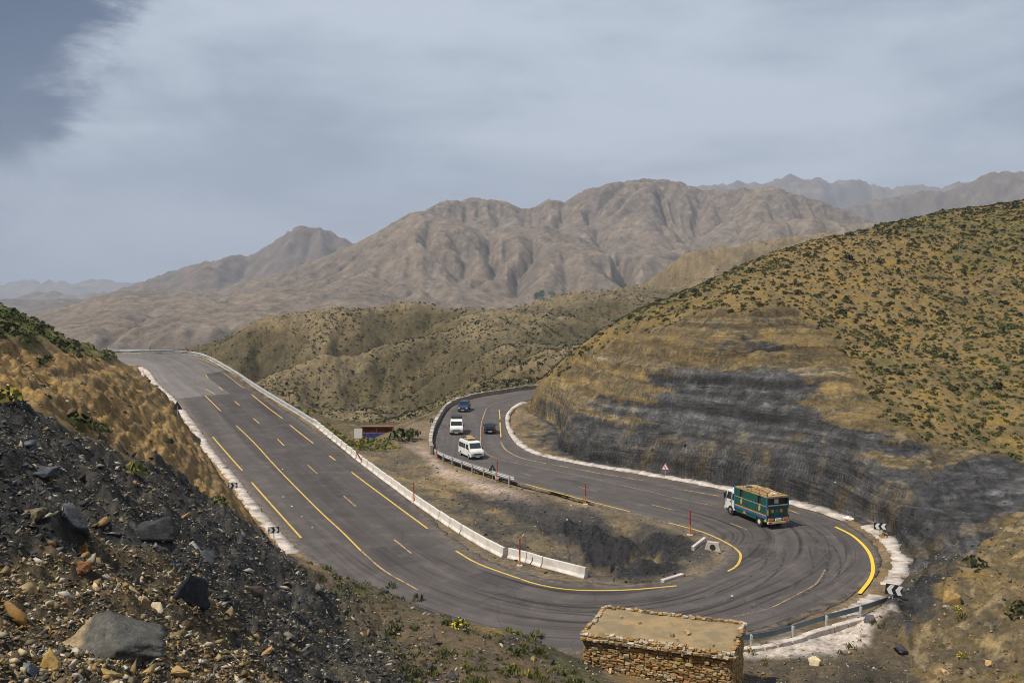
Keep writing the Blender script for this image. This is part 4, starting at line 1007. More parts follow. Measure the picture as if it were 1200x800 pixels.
# triangular warning signs and chevron boards
def tri(r, dz=0): return [(r * math.cos(math.radians(a)), dz + r * math.sin(math.radians(a))) for a in (90, 210, 330)]
def warning(p, rz, label, size=.55, post=1.5, mark=True):
    root = empty('warning_sign', tuple(p), rz); tag(root, label, 'road sign')
    mb = MB(); mb.prism(tri(size, post), 'y', -.012, .012); mb.build('sign_back', M_BACK, root)
    MB().tube((0, .05, -.3), (0, .05, post + .1), .035, 8).build('post', M_GALV, root)
    mb = MB(); mb.prism(tri(size * .96, post), 'y', -.0165, -.0135); mb.build('border', M_RED, root)
    mb = MB(); mb.prism(tri(size * .74, post), 'y', -.0205, -.018); mb.build('face', M_WHITE, root)
    if mark:                                              # bend symbol
        mb = MB(); q = size
        for (a, b, c, d) in ((-.05, .07, -.32, -.02), (-.16, .0, -.02, .10), (-.16, -.06, .10, .30)): mb.box(q * a, q * b, -.024, -.022, post + q * c, post + q * d)
        mb.build('symbol', M_BLACK, root)
    return root
def face_to(p, tx, ty): return math.atan2(ty - p[1], tx - p[0]) + math.pi / 2
p = pick([208], [486])[0]; warning(p, math.radians(200), 'dark triangular sign seen from behind on the left kerb of the upper road', .8, 1.15)
p = pick([577], [558])[0]; warning(p, math.radians(170), 'dark triangular sign seen from behind at the end of the metal rail', .58, .95)
p = pick([506], [500])[0]; warning(p, math.radians(165), 'small dark triangular sign seen from behind outside the parapet bend', .55, 1.0)
p = pick([779.5], [559])[0]; warning(p, math.radians(-12), 'white triangular bend sign with red rim at the foot of the shale cut', .62, 1.2)
def chevron(p, rz, label, n=2, w=1.1, h=.62, post=.75, tilt=0., direction=-1, stripe=False):
    root = empty('chevron_sign', tuple(p), rz); root.rotation_euler = (0, tilt, rz); tag(root, label, 'road sign', 'black and white chevron boards on the bends')
    mb = MB(); mb.box(-w / 2, w / 2, -.02, .02, post, post + h); mb.build('board', M_BLACK, root)
    for i in range(n):
        cx = (i + .5) / n * w - w / 2; a = w / n * .26; t = w / n * .46; zc = post + h / 2; mb = MB()
        for sg in (1, -1):
            P = [(cx + direction * (a + t * .2), zc), (cx + direction * (a - t), zc), (cx + direction * (-a - t * .55), zc + sg * h * .44), (cx + direction * (-a + t * .55), zc + sg * h * .44)]
            F0 = [(q[0], -.0245, q[1]) for q in P]; B0 = [(q[0], -.0215, q[1]) for q in P]
            mb.poly(F0); mb.poly(B0)
            for j in range(4): mb.quad(F0[j], F0[(j + 1) % 4], B0[(j + 1) % 4], B0[j])
        mb.build('chevron', M_WHITE, root)
    for x_ in (-.0,):
        MB().tube((x_, .06, -.4), (x_, .06, post + h * .7), .04, 8).build('post', M_GALV, root)
    return root
p = pick([1031], [629])[0]; chevron(p, math.radians(-14), 'chevron board on a grey post below the shale cut on the right', w=1.05, h=.6, post=.7)
p = pick([1046], [701])[0]; chevron(p, math.radians(-10), 'tilted chevron board just above the end of the dark blue rail', w=1.15, h=.75, post=.25, tilt=.12)
p = pick([273], [577])[0]; chevron(p, math.radians(12), 'upper chevron board on the left kerb beside the tan cut', w=1.0, h=.6, post=.5, direction=1)
p = pick([321], [634])[0]; chevron(p, math.radians(10), 'lower chevron board on the left kerb just above the rubble slope', w=.95, h=.55, post=.75, direction=1)
# ------------------------------------------------------------------ vehicles (local frame: +Y forward, origin on the road under the middle)
M_WPAINT = simple('white_car_paint', (.74, .74, .72), .35, .04, 2., dirt=(.45, .40, .33), dirt_amt=.45, spec=.5)
M_GLASS = simple('dark_glass', (.018, .024, .030), .12, .1, 2., spec=.7)
M_TYRE = simple('tyre_black', (.022, .021, .020), .85, .15, 8.); M_RIM = simple('wheel_rim', (.45, .45, .44), .45, .1, 6., metal=.4); M_RIMW = simple('white_wheel_hub', (.66, .65, .62), .6, .1, 6., dirt=(.3, .25, .2), dirt_amt=.5)
M_BPAINT = simple('black_car_paint', (.010, .011, .013), .4, .1, 2., spec=.3); M_NAVY = simple('blue_car_paint', (.012, .042, .10), .42, .1, 2., spec=.35)
M_TRIM = simple('dark_trim', (.03, .03, .032), .6, .1, 6.); M_LAMP = simple('lamp_glass', (.75, .75, .72), .2, .05, 6.); M_TAIL = simple('tail_lamp', (.42, .02, .015), .3, .1, 6.); M_AMBER = simple('amber_lamp', (.72, .25, .02), .35, .1, 6.)
M_PLATE = simple('number_plate', (.75, .75, .70), .5, .05, 6.)
M_TAN = simple('tan_load', (.42, .28, .12), .9, .28, 5., bump=.03, dirt=(.20, .13, .06), dirt_amt=.6)
M_GREEN = simple('green_panel', (.008, .085, .062), .55, .18, 2.5, dirt=(.02, .055, .04), dirt_amt=.6)
M_TBLUE = simple('blue_frame_paint', (.030, .125, .26), .5, .15, 3., dirt=(.04, .06, .08), dirt_amt=.5)
M_TORANGE = simple('orange_trim', (.58, .24, .05), .55, .15, 5.); M_PLANK = simple('worn_plank', (.36, .24, .11), .9, .22, 4., bump=.015, dirt=(.15, .10, .05), dirt_amt=.7)
M_YEL = simple('yellow_reflector', (.80, .52, .04), .5, .08, 6.)
def wheel(root, x, y, r, w, rim, sgn, rs=.6):
    mb = MB(); mb.tube((x - w / 2, y, r), (x + w / 2, y, r), r, 18); o = mb.build('wheel', M_TYRE, root, bevel=.02)
    xo = x + sgn * w / 2
    mb = MB(); mb.tube((xo - sgn * .02, y, r), (xo + sgn * .012, y, r), r * rs, 14); mb.tube((xo, y, r), (xo + sgn * .04, y, r), r * .22, 10); mb.build('rim', rim, o)
class Shell:
    def __init__(s, prof, W, belt, top, tum): s.p = prof; s.W = W; s.belt = belt; s.top = top; s.t = tum
    def hw(s, z): return s.W / 2 * (1 - s.t * max(0, min(1, (z - s.belt) / (s.top - s.belt))))
    def body(s, name, mat, root):
        mb = MB(); n = len(s.p)
        L = [(-s.hw(z), y, z) for y, z in s.p]; R = [(s.hw(z), y, z) for y, z in s.p]
        mb.v = L + R; mb.f = [tuple(range(n)), tuple(reversed(range(n, 2 * n)))] + [(i, (i + 1) % n, n + (i + 1) % n, n + i) for i in range(n)]
        return mb.build(name, mat, root, bevel=.05)
    def side(s, y0, y1, z0, z1, root, y2=None, y3=None, name='side_window', mat=None, sides=(1, -1), lift=.014):
        y2 = y1 if y2 is None else y2; y3 = y0 if y3 is None else y3
        for sg in sides:
            q = [(y0, z0), (y1, z0), (y2, z1), (y3, z1)]; mb = MB()
            O = [(sg * (s.hw(z) + lift), y, z) for y, z in q]; I = [(sg * (s.hw(z) - .03), y, z) for y, z in q]
            mb.poly(O); mb.poly(I)
            for j in range(4): mb.quad(O[j], O[(j + 1) % 4], I[(j + 1) % 4], I[j])
            mb.build(name, mat or M_GLASS, root)
    def slope(s, a, b, root, name, t0=.1, t1=.92, inset=.10, lift=.014, mat=None):
        (y0, z0), (y1, z1) = a, b; A_ = (y0 + (y1 - y0) * t0, z0 + (z1 - z0) * t0); B_ = (y0 + (y1 - y0) * t1, z0 + (z1 - z0) * t1)
        d = Vector((y1 - y0, z1 - z0)).normalized(); n = Vector((d.y, -d.x))
        if n.y < 0 or (abs(n.y) < .3 and n.x * (y0 if abs(y0) > .5 else 1) < 0): n = -n
        wa, wb = s.hw(A_[1]) - inset, s.hw(B_[1]) - inset; mb = MB()
        def q(k): return [(-wa, A_[0] + n.x * k, A_[1] + n.y * k), (wa, A_[0] + n.x * k, A_[1] + n.y * k), (wb, B_[0] + n.x * k, B_[1] + n.y * k), (-wb, B_[0] + n.x * k, B_[1] + n.y * k)]
        O, I = q(lift), q(-.03); mb.poly(O); mb.poly(I)
        for j in range(4): mb.quad(O[j], O[(j + 1) % 4], I[(j + 1) % 4], I[j])
        mb.build(name, mat or M_GLASS, root)
def place(root, px, py, back, turn=0.):
    """stand a vehicle on the road at a pixel, along the road (back=True: towards the hairpin)"""
    P = px_on_road(np.array([float(px)]), np.array([float(py)])); s, u, w = road_uv(P[:, 0], P[:, 1])
    a = road_at(s - 2, u)[0]; b = road_at(s + 2, u)[0]; d = (a - b) if back else (b - a)
    root.location = (P[0, 0], P[0, 1], P[0, 2] + .005); root.rotation_euler = (math.atan2(d[2], math.hypot(d[0], d[1])) if abs(d[2]) > 0 else 0, 0, math.atan2(-d[0], d[1]) + turn)
def details(root, sh, yf, yr, W, zl, zt, wheels, r, rim=M_RIM, tw=.22, mirrors=None):
    for y in wheels:
        for sg in (1, -1): wheel(root, sg * (W / 2 - tw / 2 + .03), y, r, tw, rim, sg)
    for sg in (1, -1):
        mb = MB(); mb.box(sg * W * .36 - .14, sg * W * .36 + .14, yf - .05, yf + .03, zl, zl + .2); mb.build('headlight', M_LAMP, root, bevel=.01)
        mb = MB(); mb.box(sg * W * .42 - .08, sg * W * .42 + .08, yr - .03, yr + .05, zt, zt + .3); mb.build('tail_light', M_TAIL, root, bevel=.01)
        if mirrors: mb = MB(); mb.box(sg * (W / 2 + .12) - .09, sg * (W / 2 + .12) + .09, mirrors[0] - .06, mirrors[0] + .06, mirrors[1], mirrors[1] + .24); mb.box(sg * (W / 2 + .02) - .06, sg * (W / 2 + .02) + .06, mirrors[0] - .02, mirrors[0] + .02, mirrors[1] + .04, mirrors[1] + .08); mb.build('mirror', M_TRIM, root)
    mb = MB(); mb.box(-W * .30, W * .30, yf - .02, yf + .035, zl - .02, zl + .16); mb.build('grille', M_TRIM, root)
    mb = MB(); mb.box(-W / 2 + .03, W / 2 - .03, yf - .1, yf + .10, .32, .52); mb.build('bumper', M_TRIM, root, bevel=.02)
    mb = MB(); mb.box(-W / 2 + .03, W / 2 - .03, yr - .10, yr + .1, .34, .54); mb.build('bumper', M_TRIM, root, bevel=.02)
    mb = MB(); mb.box(-.27, .27, yf + .105, yf + .125, .36, .48); mb.build('number_plate', M_PLATE, root)
    mb = MB(); mb.box(-.27, .27, yr - .125, yr - .105, .36, .48); mb.build('number_plate', M_PLATE, root)
# minibus with a loaded roof rack
def minibus():
    r = empty('minibus'); tag(r, 'white minibus with tan luggage on its roof rack coming down the inner lane', 'minibus')
    W = 2.0; P = [(-2.75, .35), (-2.75, 1.2), (-2.70, 2.2), (-2.45, 2.42), (1.15, 2.45), (1.45, 2.30), (1.98, 1.42), (2.62, 1.22), (2.75, .95), (2.75, .35)]
    s = Shell(P, W, 1.2, 2.45, .13); s.body('body', M_WPAINT, r)
    s.slope((1.98, 1.42), (1.45, 2.30), r, 'windscreen'); s.slope((-2.75, 1.25), (-2.70, 2.2), r, 'rear_window', .15, .9)
    for a, b in ((-2.5, -1.75), (-1.65, -.8), (-.7, .1)): s.side(a, b, 1.35, 2.0, r)
    s.side(.35, 1.55, 1.35, 2.0, r, 1.25, .35, 'door_window')
    details(r, s, 2.75, -2.75, W, .72, .9, (-1.75, 1.75), .36, mirrors=(1.65, 1.35))
    rk = MB()
    for x in (-.75, .75): rk.tube((x, -2.2, 2.60), (x, .9, 2.60), .03, 6)
    for y in (-2.2, -1.4, -.6, .2, .9): rk.tube((-.75, y, 2.60), (.75, y, 2.60), .03, 6); rk.tube((-.75, y, 2.38), (-.75, y, 2.6), .025, 5); rk.tube((.75, y, 2.38), (.75, y, 2.6), .025, 5)
    rk.build('roof_rack', M_TRIM, r)
    for i, (x0, x1, y0, y1, h) in enumerate(((-.66, .1, -2.0, -.9, .2), (.16, .66, -1.9, -1.1, .16), (-.6, .55, -.8, .1, .14), (-.5, .6, .2, .75, .18))):
        mb = MB(); mb.box(x0, x1, y0, y1, 2.635, 2.635 + h); l = mb.build('luggage', M_TAN if i != 1 else M_TRIM, None, bevel=.05); l.parent = r
    return r
mbus = minibus(); place(mbus, 552, 535, True, .0); mbus.scale = (.93, .93, .93)
# high van
def van():
    r = empty('van'); tag(r, 'white van with a dark load strapped on its roof, driving behind the minibus', 'van')
    W = 2.05; P = [(-2.4, .35), (-2.4, 1.2), (-2.34, 2.0), (-2.15, 2.18), (1.1, 2.2), (1.35, 2.08), (1.95, 1.35), (2.35, 1.15), (2.45, .9), (2.45, .35)]
    s = Shell(P, W, 1.15, 2.2, .12); s.body('body', M_WPAINT, r)
    s.slope((1.95, 1.35), (1.35, 2.08), r, 'windscreen'); s.slope((-2.4, 1.2), (-2.34, 2.0), r, 'rear_window', .1, .9)
    s.side(-2.1, -1.1, 1.25, 1.85, r); s.side(-.95, .1, 1.25, 1.85, r); s.side(.3, 1.5, 1.25, 1.85, r, 1.2, .3, 'door_window')
    details(r, s, 2.45, -2.4, W, .7, .85, (-1.55, 1.6), .34, mirrors=(1.6, 1.28))
    mb = MB(); mb.box(-.85, .85, -2.2, -.2, 2.24, 2.62); mb.build('load', M_TRIM, r, bevel=.08)
    mb = MB(); 
    for y in (-1.8, -1.2, -.6): mb.box(-.9, .9, y - .03, y + .03, 2.15, 2.24)
    mb.build('roof_bar', M_TRIM, r)
    return r
place(van(), 535, 507, True, 0.)
def car():
    r = empty('car'); tag(r, 'small black car driving away alone in the outer lane', 'car')
    W = 1.78; P = [(-2.05, .3), (-2.1, .75), (-2.0, .98), (-1.55, 1.02), (-1.0, 1.44), (.25, 1.46), (1.05, 1.0), (1.95, .85), (2.1, .62), (2.1, .3)]
    s = Shell(P, W, .95, 1.46, .22); s.body('body', M_BPAINT, r)
    s.slope((1.05, 1.0), (.25, 1.46), r, 'windscreen'); s.slope((-1.55, 1.02), (-1.0, 1.44), r, 'rear_window')
    s.side(-1.2, -.35, .99, 1.36, r, -.38, -.95); s.side(-.28, .75, .99, 1.36, r, .2, -.28)
    details(r, s, 2.1, -2.07, W, .58, .66, (-1.3, 1.3), .31, mirrors=(.75, .95)); return r
place(car(), 574, 506, False, 0.)
def pickup():
    r = empty('pickup'); tag(r, 'dark blue pickup at the back of the queue near the stone parapet', 'pickup')
    W = 1.9; P = [(-2.45, .4), (-2.45, 1.05), (-.75, 1.05), (-.62, 1.75), (.45, 1.8), (1.0, 1.14), (2.25, 1.0), (2.4, .75), (2.4, .4)]
    s = Shell(P, W, 1.05, 1.8, .16); s.body('body', M_NAVY, r)
    s.slope((1.0, 1.14), (.45, 1.8), r, 'windscreen'); s.slope((-.75, 1.05), (-.62, 1.75), r, 'rear_window', .15, .9)
    s.side(-.5, .1, 1.15, 1.65, r); s.side(.18, .8, 1.15, 1.65, r, .42, .18, 'door_window')
    details(r, s, 2.4, -2.45, W, .68, .75, (-1.5, 1.5), .37, mirrors=(.75, 1.1))
    mb = MB(); mb.box(-.8, .8, -2.35, -.85, 1.052, 1.75); mb.build('load_cover', M_TRIM, r, bevel=.12); return r
pk = pickup(); place(pk, 544, 481, True, 0.)
# cattle-body lorry
def truck():
    r = empty('truck'); tag(r, 'green and blue lorry with a white cab and planks on its open top', 'truck')
    W = 2.4; yb, yf = -3.6, 1.95                         # cargo body
    # chassis
    mb = MB(); mb.box(-.45, .45, -3.6, 3.3, .62, .86); mb.box(-1.05, 1.05, -2.6, -2.2, .45, .62); mb.tube((.75, .2, .62), (.75, 1.3, .62), .26, 10); mb.build('chassis', M_TRIM, r)
    # cab
    P = [(2.0, .55), (2.0, 2.35), (2.2, 2.52), (3.35, 2.48), (3.62, 1.62), (3.68, .95), (3.68, .55)]
    s = Shell(P, 2.28, 1.6, 2.5, .06); cb = s.body('cab', M_WPAINT, r)
    s.slope((3.62, 1.62), (3.35, 2.48), r, 'windscreen', .05, .88)
    s.side(2.55, 3.40, 1.62, 2.3, r, 3.22, 2.55, 'door_window'); s.side(2.12, 2.42, 1.62, 2.25, r, name='side_window')
    s.side(2.5, 2.53, .85, 1.6, r, mat=M_TRIM, name='door_seam', lift=.006); s.side(2.62, 2.80, 1.36, 1.42, r, mat=M_TRIM, name='door_handle', lift=.03)
    for sg in (1, -1):
        mb = MB(); mb.box(sg * 1.32 - .1, sg * 1.32 + .1, 3.42, 3.5, 1.55, 2.1); mb.tube((sg * 1.1, 3.4, 2.15), (sg * 1.32, 3.46, 2.12), .02, 5); mb.build('mirror', M_TRIM, r)
        mb = MB(); mb.box(sg * .8 - .17, sg * .8 + .17, 3.66, 3.72, .78, .98); mb.build('headlight', M_LAMP, r)
        mb = MB(); mb.box(sg * 1.0 - .2, sg * 1.0 + .2, 2.1, 3.3, .35, .54); mb.build('step', M_TRIM, r)
    mb = MB(); mb.box(-1.12, 1.12, 3.6, 3.86, .42, .72); mb.build('bumper', M_WPAINT, r, bevel=.03)
    mb = MB(); mb.box(-.75, .75, 3.67, 3.70, 1.02, 1.4); mb.build('grille', M_TRIM, r)
    mb = MB(); mb.box(-1.0, 1.0, 2.15, 2.6, 2.53, 2.75); mb.build('wind_deflector', M_WPAINT, r, bevel=.06)
    # cargo floor, skirts, rails
    mb = MB(); mb.box(-W / 2, W / 2, yb, yf, .95, 1.1); mb.build('floor', M_TBLUE, r)
    H = 3.05
    for sg in (1, -1):
        x0 = sg * (W / 2 - .05)
        def sb(y0, y1, z0, z1, t=.03, off=0.): 
            m = MB(); a = x0 + sg * off; m.box(min(a - sg * t, a + sg * t), max(a - sg * t, a + sg * t), y0, y1, z0, z1); return m
        n = 7; step = (yf - yb - .24) / n
        for i in range(n):
            a = yb + .12 + i * step; open_ = i in (1, 5)
            sb(a + .02, a + step - .02, 1.32, 2.10).build('panel', M_GREEN, r)
            if open_:
                sb(a + .02, a + .10, 2.16, H - .12).build('panel', M_GREEN, r); sb(a + step - .10, a + step - .02, 2.16, H - .12).build('panel', M_GREEN, r)
                sb(a + .10, a + step - .10, 2.16, H - .12, .012, -.10).build('opening_shade', M_TRIM, r)  # dark sheet set back, stands in for the shade inside the body
                m = MB(); cx = x0 + sg * .045; q = a + step * .5
                m.prism([(q + .17 * math.cos(t_), 1.78 + .30 * math.sin(t_)) for t_ in np.linspace(0, 2 * math.pi, 12, endpoint=False)], 'x', cx - .02, cx + .02); m.build('spare_tyre_cover', M_TORANGE if i == 2 else M_TAN, r)
            else: sb(a + .02, a + step - .02, 2.16, H - .12).build('panel', M_GREEN, r)
            if i: sb(a - .02, a + .02, 1.3, H - .1, .045).build('stake', M_GREEN, r)
            for q_ in (.33, .66):
                if not open_: sb(a + step * q_ - .012, a + step * q_ + .012, 1.34, H - .14, .036).build('seam', M_TRIM, r)
        sb(yb, yf, 2.10, 2.16, .045).build('trim_rail', M_WHITE if False else M_RIM, r)
        sb(yb, yf, H - .10, H, .045).build('top_rail', M_PLANK, r)
        sb(yb, yf, 1.22, 1.32, .05).build('trim_rail', M_TORANGE, r)
        sb(yb, yf, 1.08, 1.22, .06).build('side_rail', M_TBLUE, r)
        sb(yb, yb + .14, .8, H, .07).build('corner_post', M_TBLUE, r); sb(yf - .14, yf, .8, H + .12, .07).build('corner_post', M_TBLUE, r)
        for (a, b) in ((yb + .1, -2.95), (-1.75, 1.75)):
            sb(a, b, .58, 1.06, .02, -.03).build('skirt', M_GREEN, r)
        for q in (-3.35, .2):
            m = MB(); cx = x0 + sg * .005; m.prism([(q - .25, .70), (q + .25, .70), (q + .05, .98), (q - .12, .92)], 'x', cx - .02, cx + .02); m.build('emblem', M_TORANGE if q > 0 else M_YEL, r)
        mb = MB(); mb.box(sg * .9 - .25, sg * .9 + .25, -2.95, -1.8, 1.0, 1.06); mb.build('mudguard', M_TRIM, r)
    # front board
    mb = MB(); mb.box(-W / 2 + .06, W / 2 - .06, yf - .08, yf - .02, 1.1, H); mb.build('front_board', M_TBLUE, r)
    # tail: gate, dark sheet above it painting the shade inside, frame and lamps
    mb = MB(); mb.box(-W / 2 + .1, W / 2 - .1, yb, yb + .06, 1.12, 2.25); tg = mb.build('tailgate', M_GREEN, r)
    for x in (-.75, -.25, .25, .75):
        mb = MB(); mb.box(x - .03, x + .03, yb - .025, yb + .0, 1.15, 2.25); mb.build('stake', M_GREEN, tg)
    mb = MB(); mb.box(-W / 2 + .1, W / 2 - .1, yb - .03, yb, 2.18, 2.28); mb.build('rail', M_RIM, tg)
    for x, m_ in ((-.12, M_TBLUE), (.35, M_TORANGE), (-.6, M_TORANGE)): mb = MB(); mb.box(x - .13, x + .13, yb - .035, yb - .027, 1.55, 1.85); mb.build('emblem', m_, tg)
    mb = MB(); mb.box(-W / 2 + .1, W / 2 - .1, yb + .30, yb + .34, 2.25, H - .15); mb.build('opening_shade', M_TRIM, r)
    mb = MB(); mb.box(-W / 2, W / 2, yb - .02, yb + .12, H - .14, H + .02); mb.build('top_rail', M_PLANK, r)
    mb = MB(); mb.box(-.25, .2, yb + .22, yb + .29, 2.35, 2.75); mb.build('sack', M_RIMW, r)
    mb = MB(); mb.box(-1.15, 1.15, yb - .14, yb + .02, .52, .72); bmp = mb.build('bumper', M_RIMW, r)
    for sg in (1, -1):
        mb = MB(); mb.box(sg * .82 - .28, sg * .82 + .28, yb - .12, yb - .0, .80, 1.0); mb.build('lamp_cluster', M_AMBER, r)
        mb = MB(); mb.box(sg * .95 - .16, sg * .95 + .16, yb - .16, yb - .142, .56, .69); mb.build('tail_light', M_TAIL, r)
        mb = MB(); mb.box(sg * 1.13 - .05, sg * 1.13 + .05, yb - .09, yb - .02, 1.35, 1.9); mb.build('marker_strip', M_TORANGE, r)
    mb = MB(); mb.box(-.32, .32, yb - .13, yb - .02, .80, .98); mb.build('number_plate', M_PLATE, r)
    mb = MB(); mb.box(-.4, .4, yb - .165, yb - .142, .55, .70); mb.build('reflector', M_YEL, r)
    # planks laid across the open top, and the rack bars over them
    n = 19; st = (yf - yb - .3) / n; rr = random.Random(3)
    for i in range(n):
        y = yb + .15 + i * st; mb = MB(); zz = H - .06 + rr.uniform(0, .05)
        mb.box(-1.08 + rr.uniform(0, .06), 1.08 - rr.uniform(0, .06), y + .012, y + st - .012, zz, zz + .045); o = mb.build('plank', M_PLANK if rr.random() < .7 else M_TAN, r); o.rotation_euler = (0, 0, rr.gauss(0, .006))
    rk = MB()
    for sg in (1, -1):
        for y in np.linspace(yb + .06, yf - .1, 5): rk.tube((sg * 1.14, y, H), (sg * 1.14, y, H + .42), .03, 5)
        rk.tube((sg * 1.14, yb + .06, H + .42), (sg * 1.14, yf - .1, H + .42), .018, 5)
    for y in (yb + .06, yf - .1): rk.tube((-1.14, y, H + .42), (1.14, y, H + .42), .018, 5)
    rk.build('roof_frame', M_TRIM, r)
    for i in range(9):
        x = rr.uniform(-.95, .95); y0 = rr.uniform(yb + .2, -1.2); L_ = rr.uniform(1.6, 3.2); z0 = H + .03 + .05 * rr.random()
        mb = MB(); a = rr.gauss(0, .12); mb.tube((x, y0, z0), (x + math.sin(a) * L_ * .4, min(y0 + L_, yf - .1), z0 + .05), .045, 6); mb.build('pole', M_PLANK if i % 3 else M_TAN, r)
    for x_, y_, s_, m_ in ((-.5, -2.9, .5, M_TAN), (.45, -2.2, .42, M_RIMW), (-.2, .9, .55, M_TRIM), (.6, .4, .38, M_TAN)):
        bm_ = bmesh.new(); bmesh.ops.create_icosphere(bm_, subdivisions=2, radius=s_ * .6)
        for v_ in bm_.verts: v_.co = v_.co * rr.uniform(.85, 1.1); v_.co.z = max(0, v_.co.z) * .45; v_.co.x *= 1.3
        me_ = bpy.data.meshes.new('sack'); bm_.to_mesh(me_); bm_.free(); me_.materials.append(m_); o_ = link(bpy.data.objects.new('sack', me_), r); o_.location = (x_, y_, H)
    for y in (-2.35, 2.65):
        for sg in (1, -1): wheel(r, sg * (1.02 if y > 0 else .95), y, .48, .30 if y > 0 else .5, M_RIMW if y < 0 else M_RIM, sg, .46)
    return r
TRUCK = truck()
place(TRUCK, 885.5, 609, False, -.13)
# ------------------------------------------------------------------ stone hut
STONE_COLS = [(.36,.235,.085),(.30,.175,.055),(.40,.30,.15),(.25,.16,.07),(.42,.34,.22),(.33,.19,.075),(.20,.145,.08),(.45,.28,.12)]
M_STONES = [simple('ochre_stone', c, .92, .22, 5., bump=.02, dirt=(c[0] * .45, c[1] * .45, c[2] * .45), dirt_amt=.6) for c in STONE_COLS]
M_PALE = [simple('pale_stone', c, .92, .2, 5., bump=.02, dirt=(.24, .18, .11), dirt_amt=.5) for c in ((.42,.34,.23),(.40,.29,.17),(.50,.44,.35),(.38,.25,.13))]
M_MORTAR = simple('mud_mortar', (.12, .085, .042), .95, .3, 4., bump=.03)
def mud_roof_mat():
    m = bpy.data.materials.new('mud_roof'); m.use_nodes = True; k = NT(m.node_tree); b = k.n['Principled BSDF']
    g = k.new('ShaderNodeNewGeometry').outputs['Position']; a = k.noise(g, .6, 6, .7, .4); c = k.noise(g, 4, 6, .75); d = k.noise(g, 14, 3, .7)
    col = k.mix(k.ramp(a, .38, .62), (.20, .155, .085), (.31, .215, .105)); col = k.mix(k.math('MULTIPLY', k.ramp(c, .52, .72), .6), col, (.14, .11, .065)); col = k.mix(k.math('MULTIPLY', k.ramp(d, .6, .75), .5), col, (.42, .33, .2))
    k.l.new(col, b.inputs['Base Color']); b.inputs['Roughness'].default_value = .95
    bp = k.new('ShaderNodeBump'); bp.inputs['Distance'].default_value = .03; k.put(bp.inputs['Height'], k.math('ADD', c, d)); k.l.new(bp.outputs[0], b.inputs['Normal']); return m
M_MUD = mud_roof_mat()
def stone_mesh(name, lx, ly, lz, rr, jit=.16):
    """a rough block: box with knocked-in corners"""
    bm = bmesh.new(); bmesh.ops.create_cube(bm, size=1.)
    bmesh.ops.bevel(bm, geom=bm.edges[:], offset=.14, segments=1, affect='EDGES')
    for v in bm.verts:
        v.co.x *= lx * (1 + rr.gauss(0, jit * .5)); v.co.y *= ly * (1 + rr.gauss(0, jit * .5)); v.co.z *= lz * (1 + rr.gauss(0, jit * .5))
    me = bpy.data.meshes.new(name); bm.to_mesh(me); bm.free(); return me
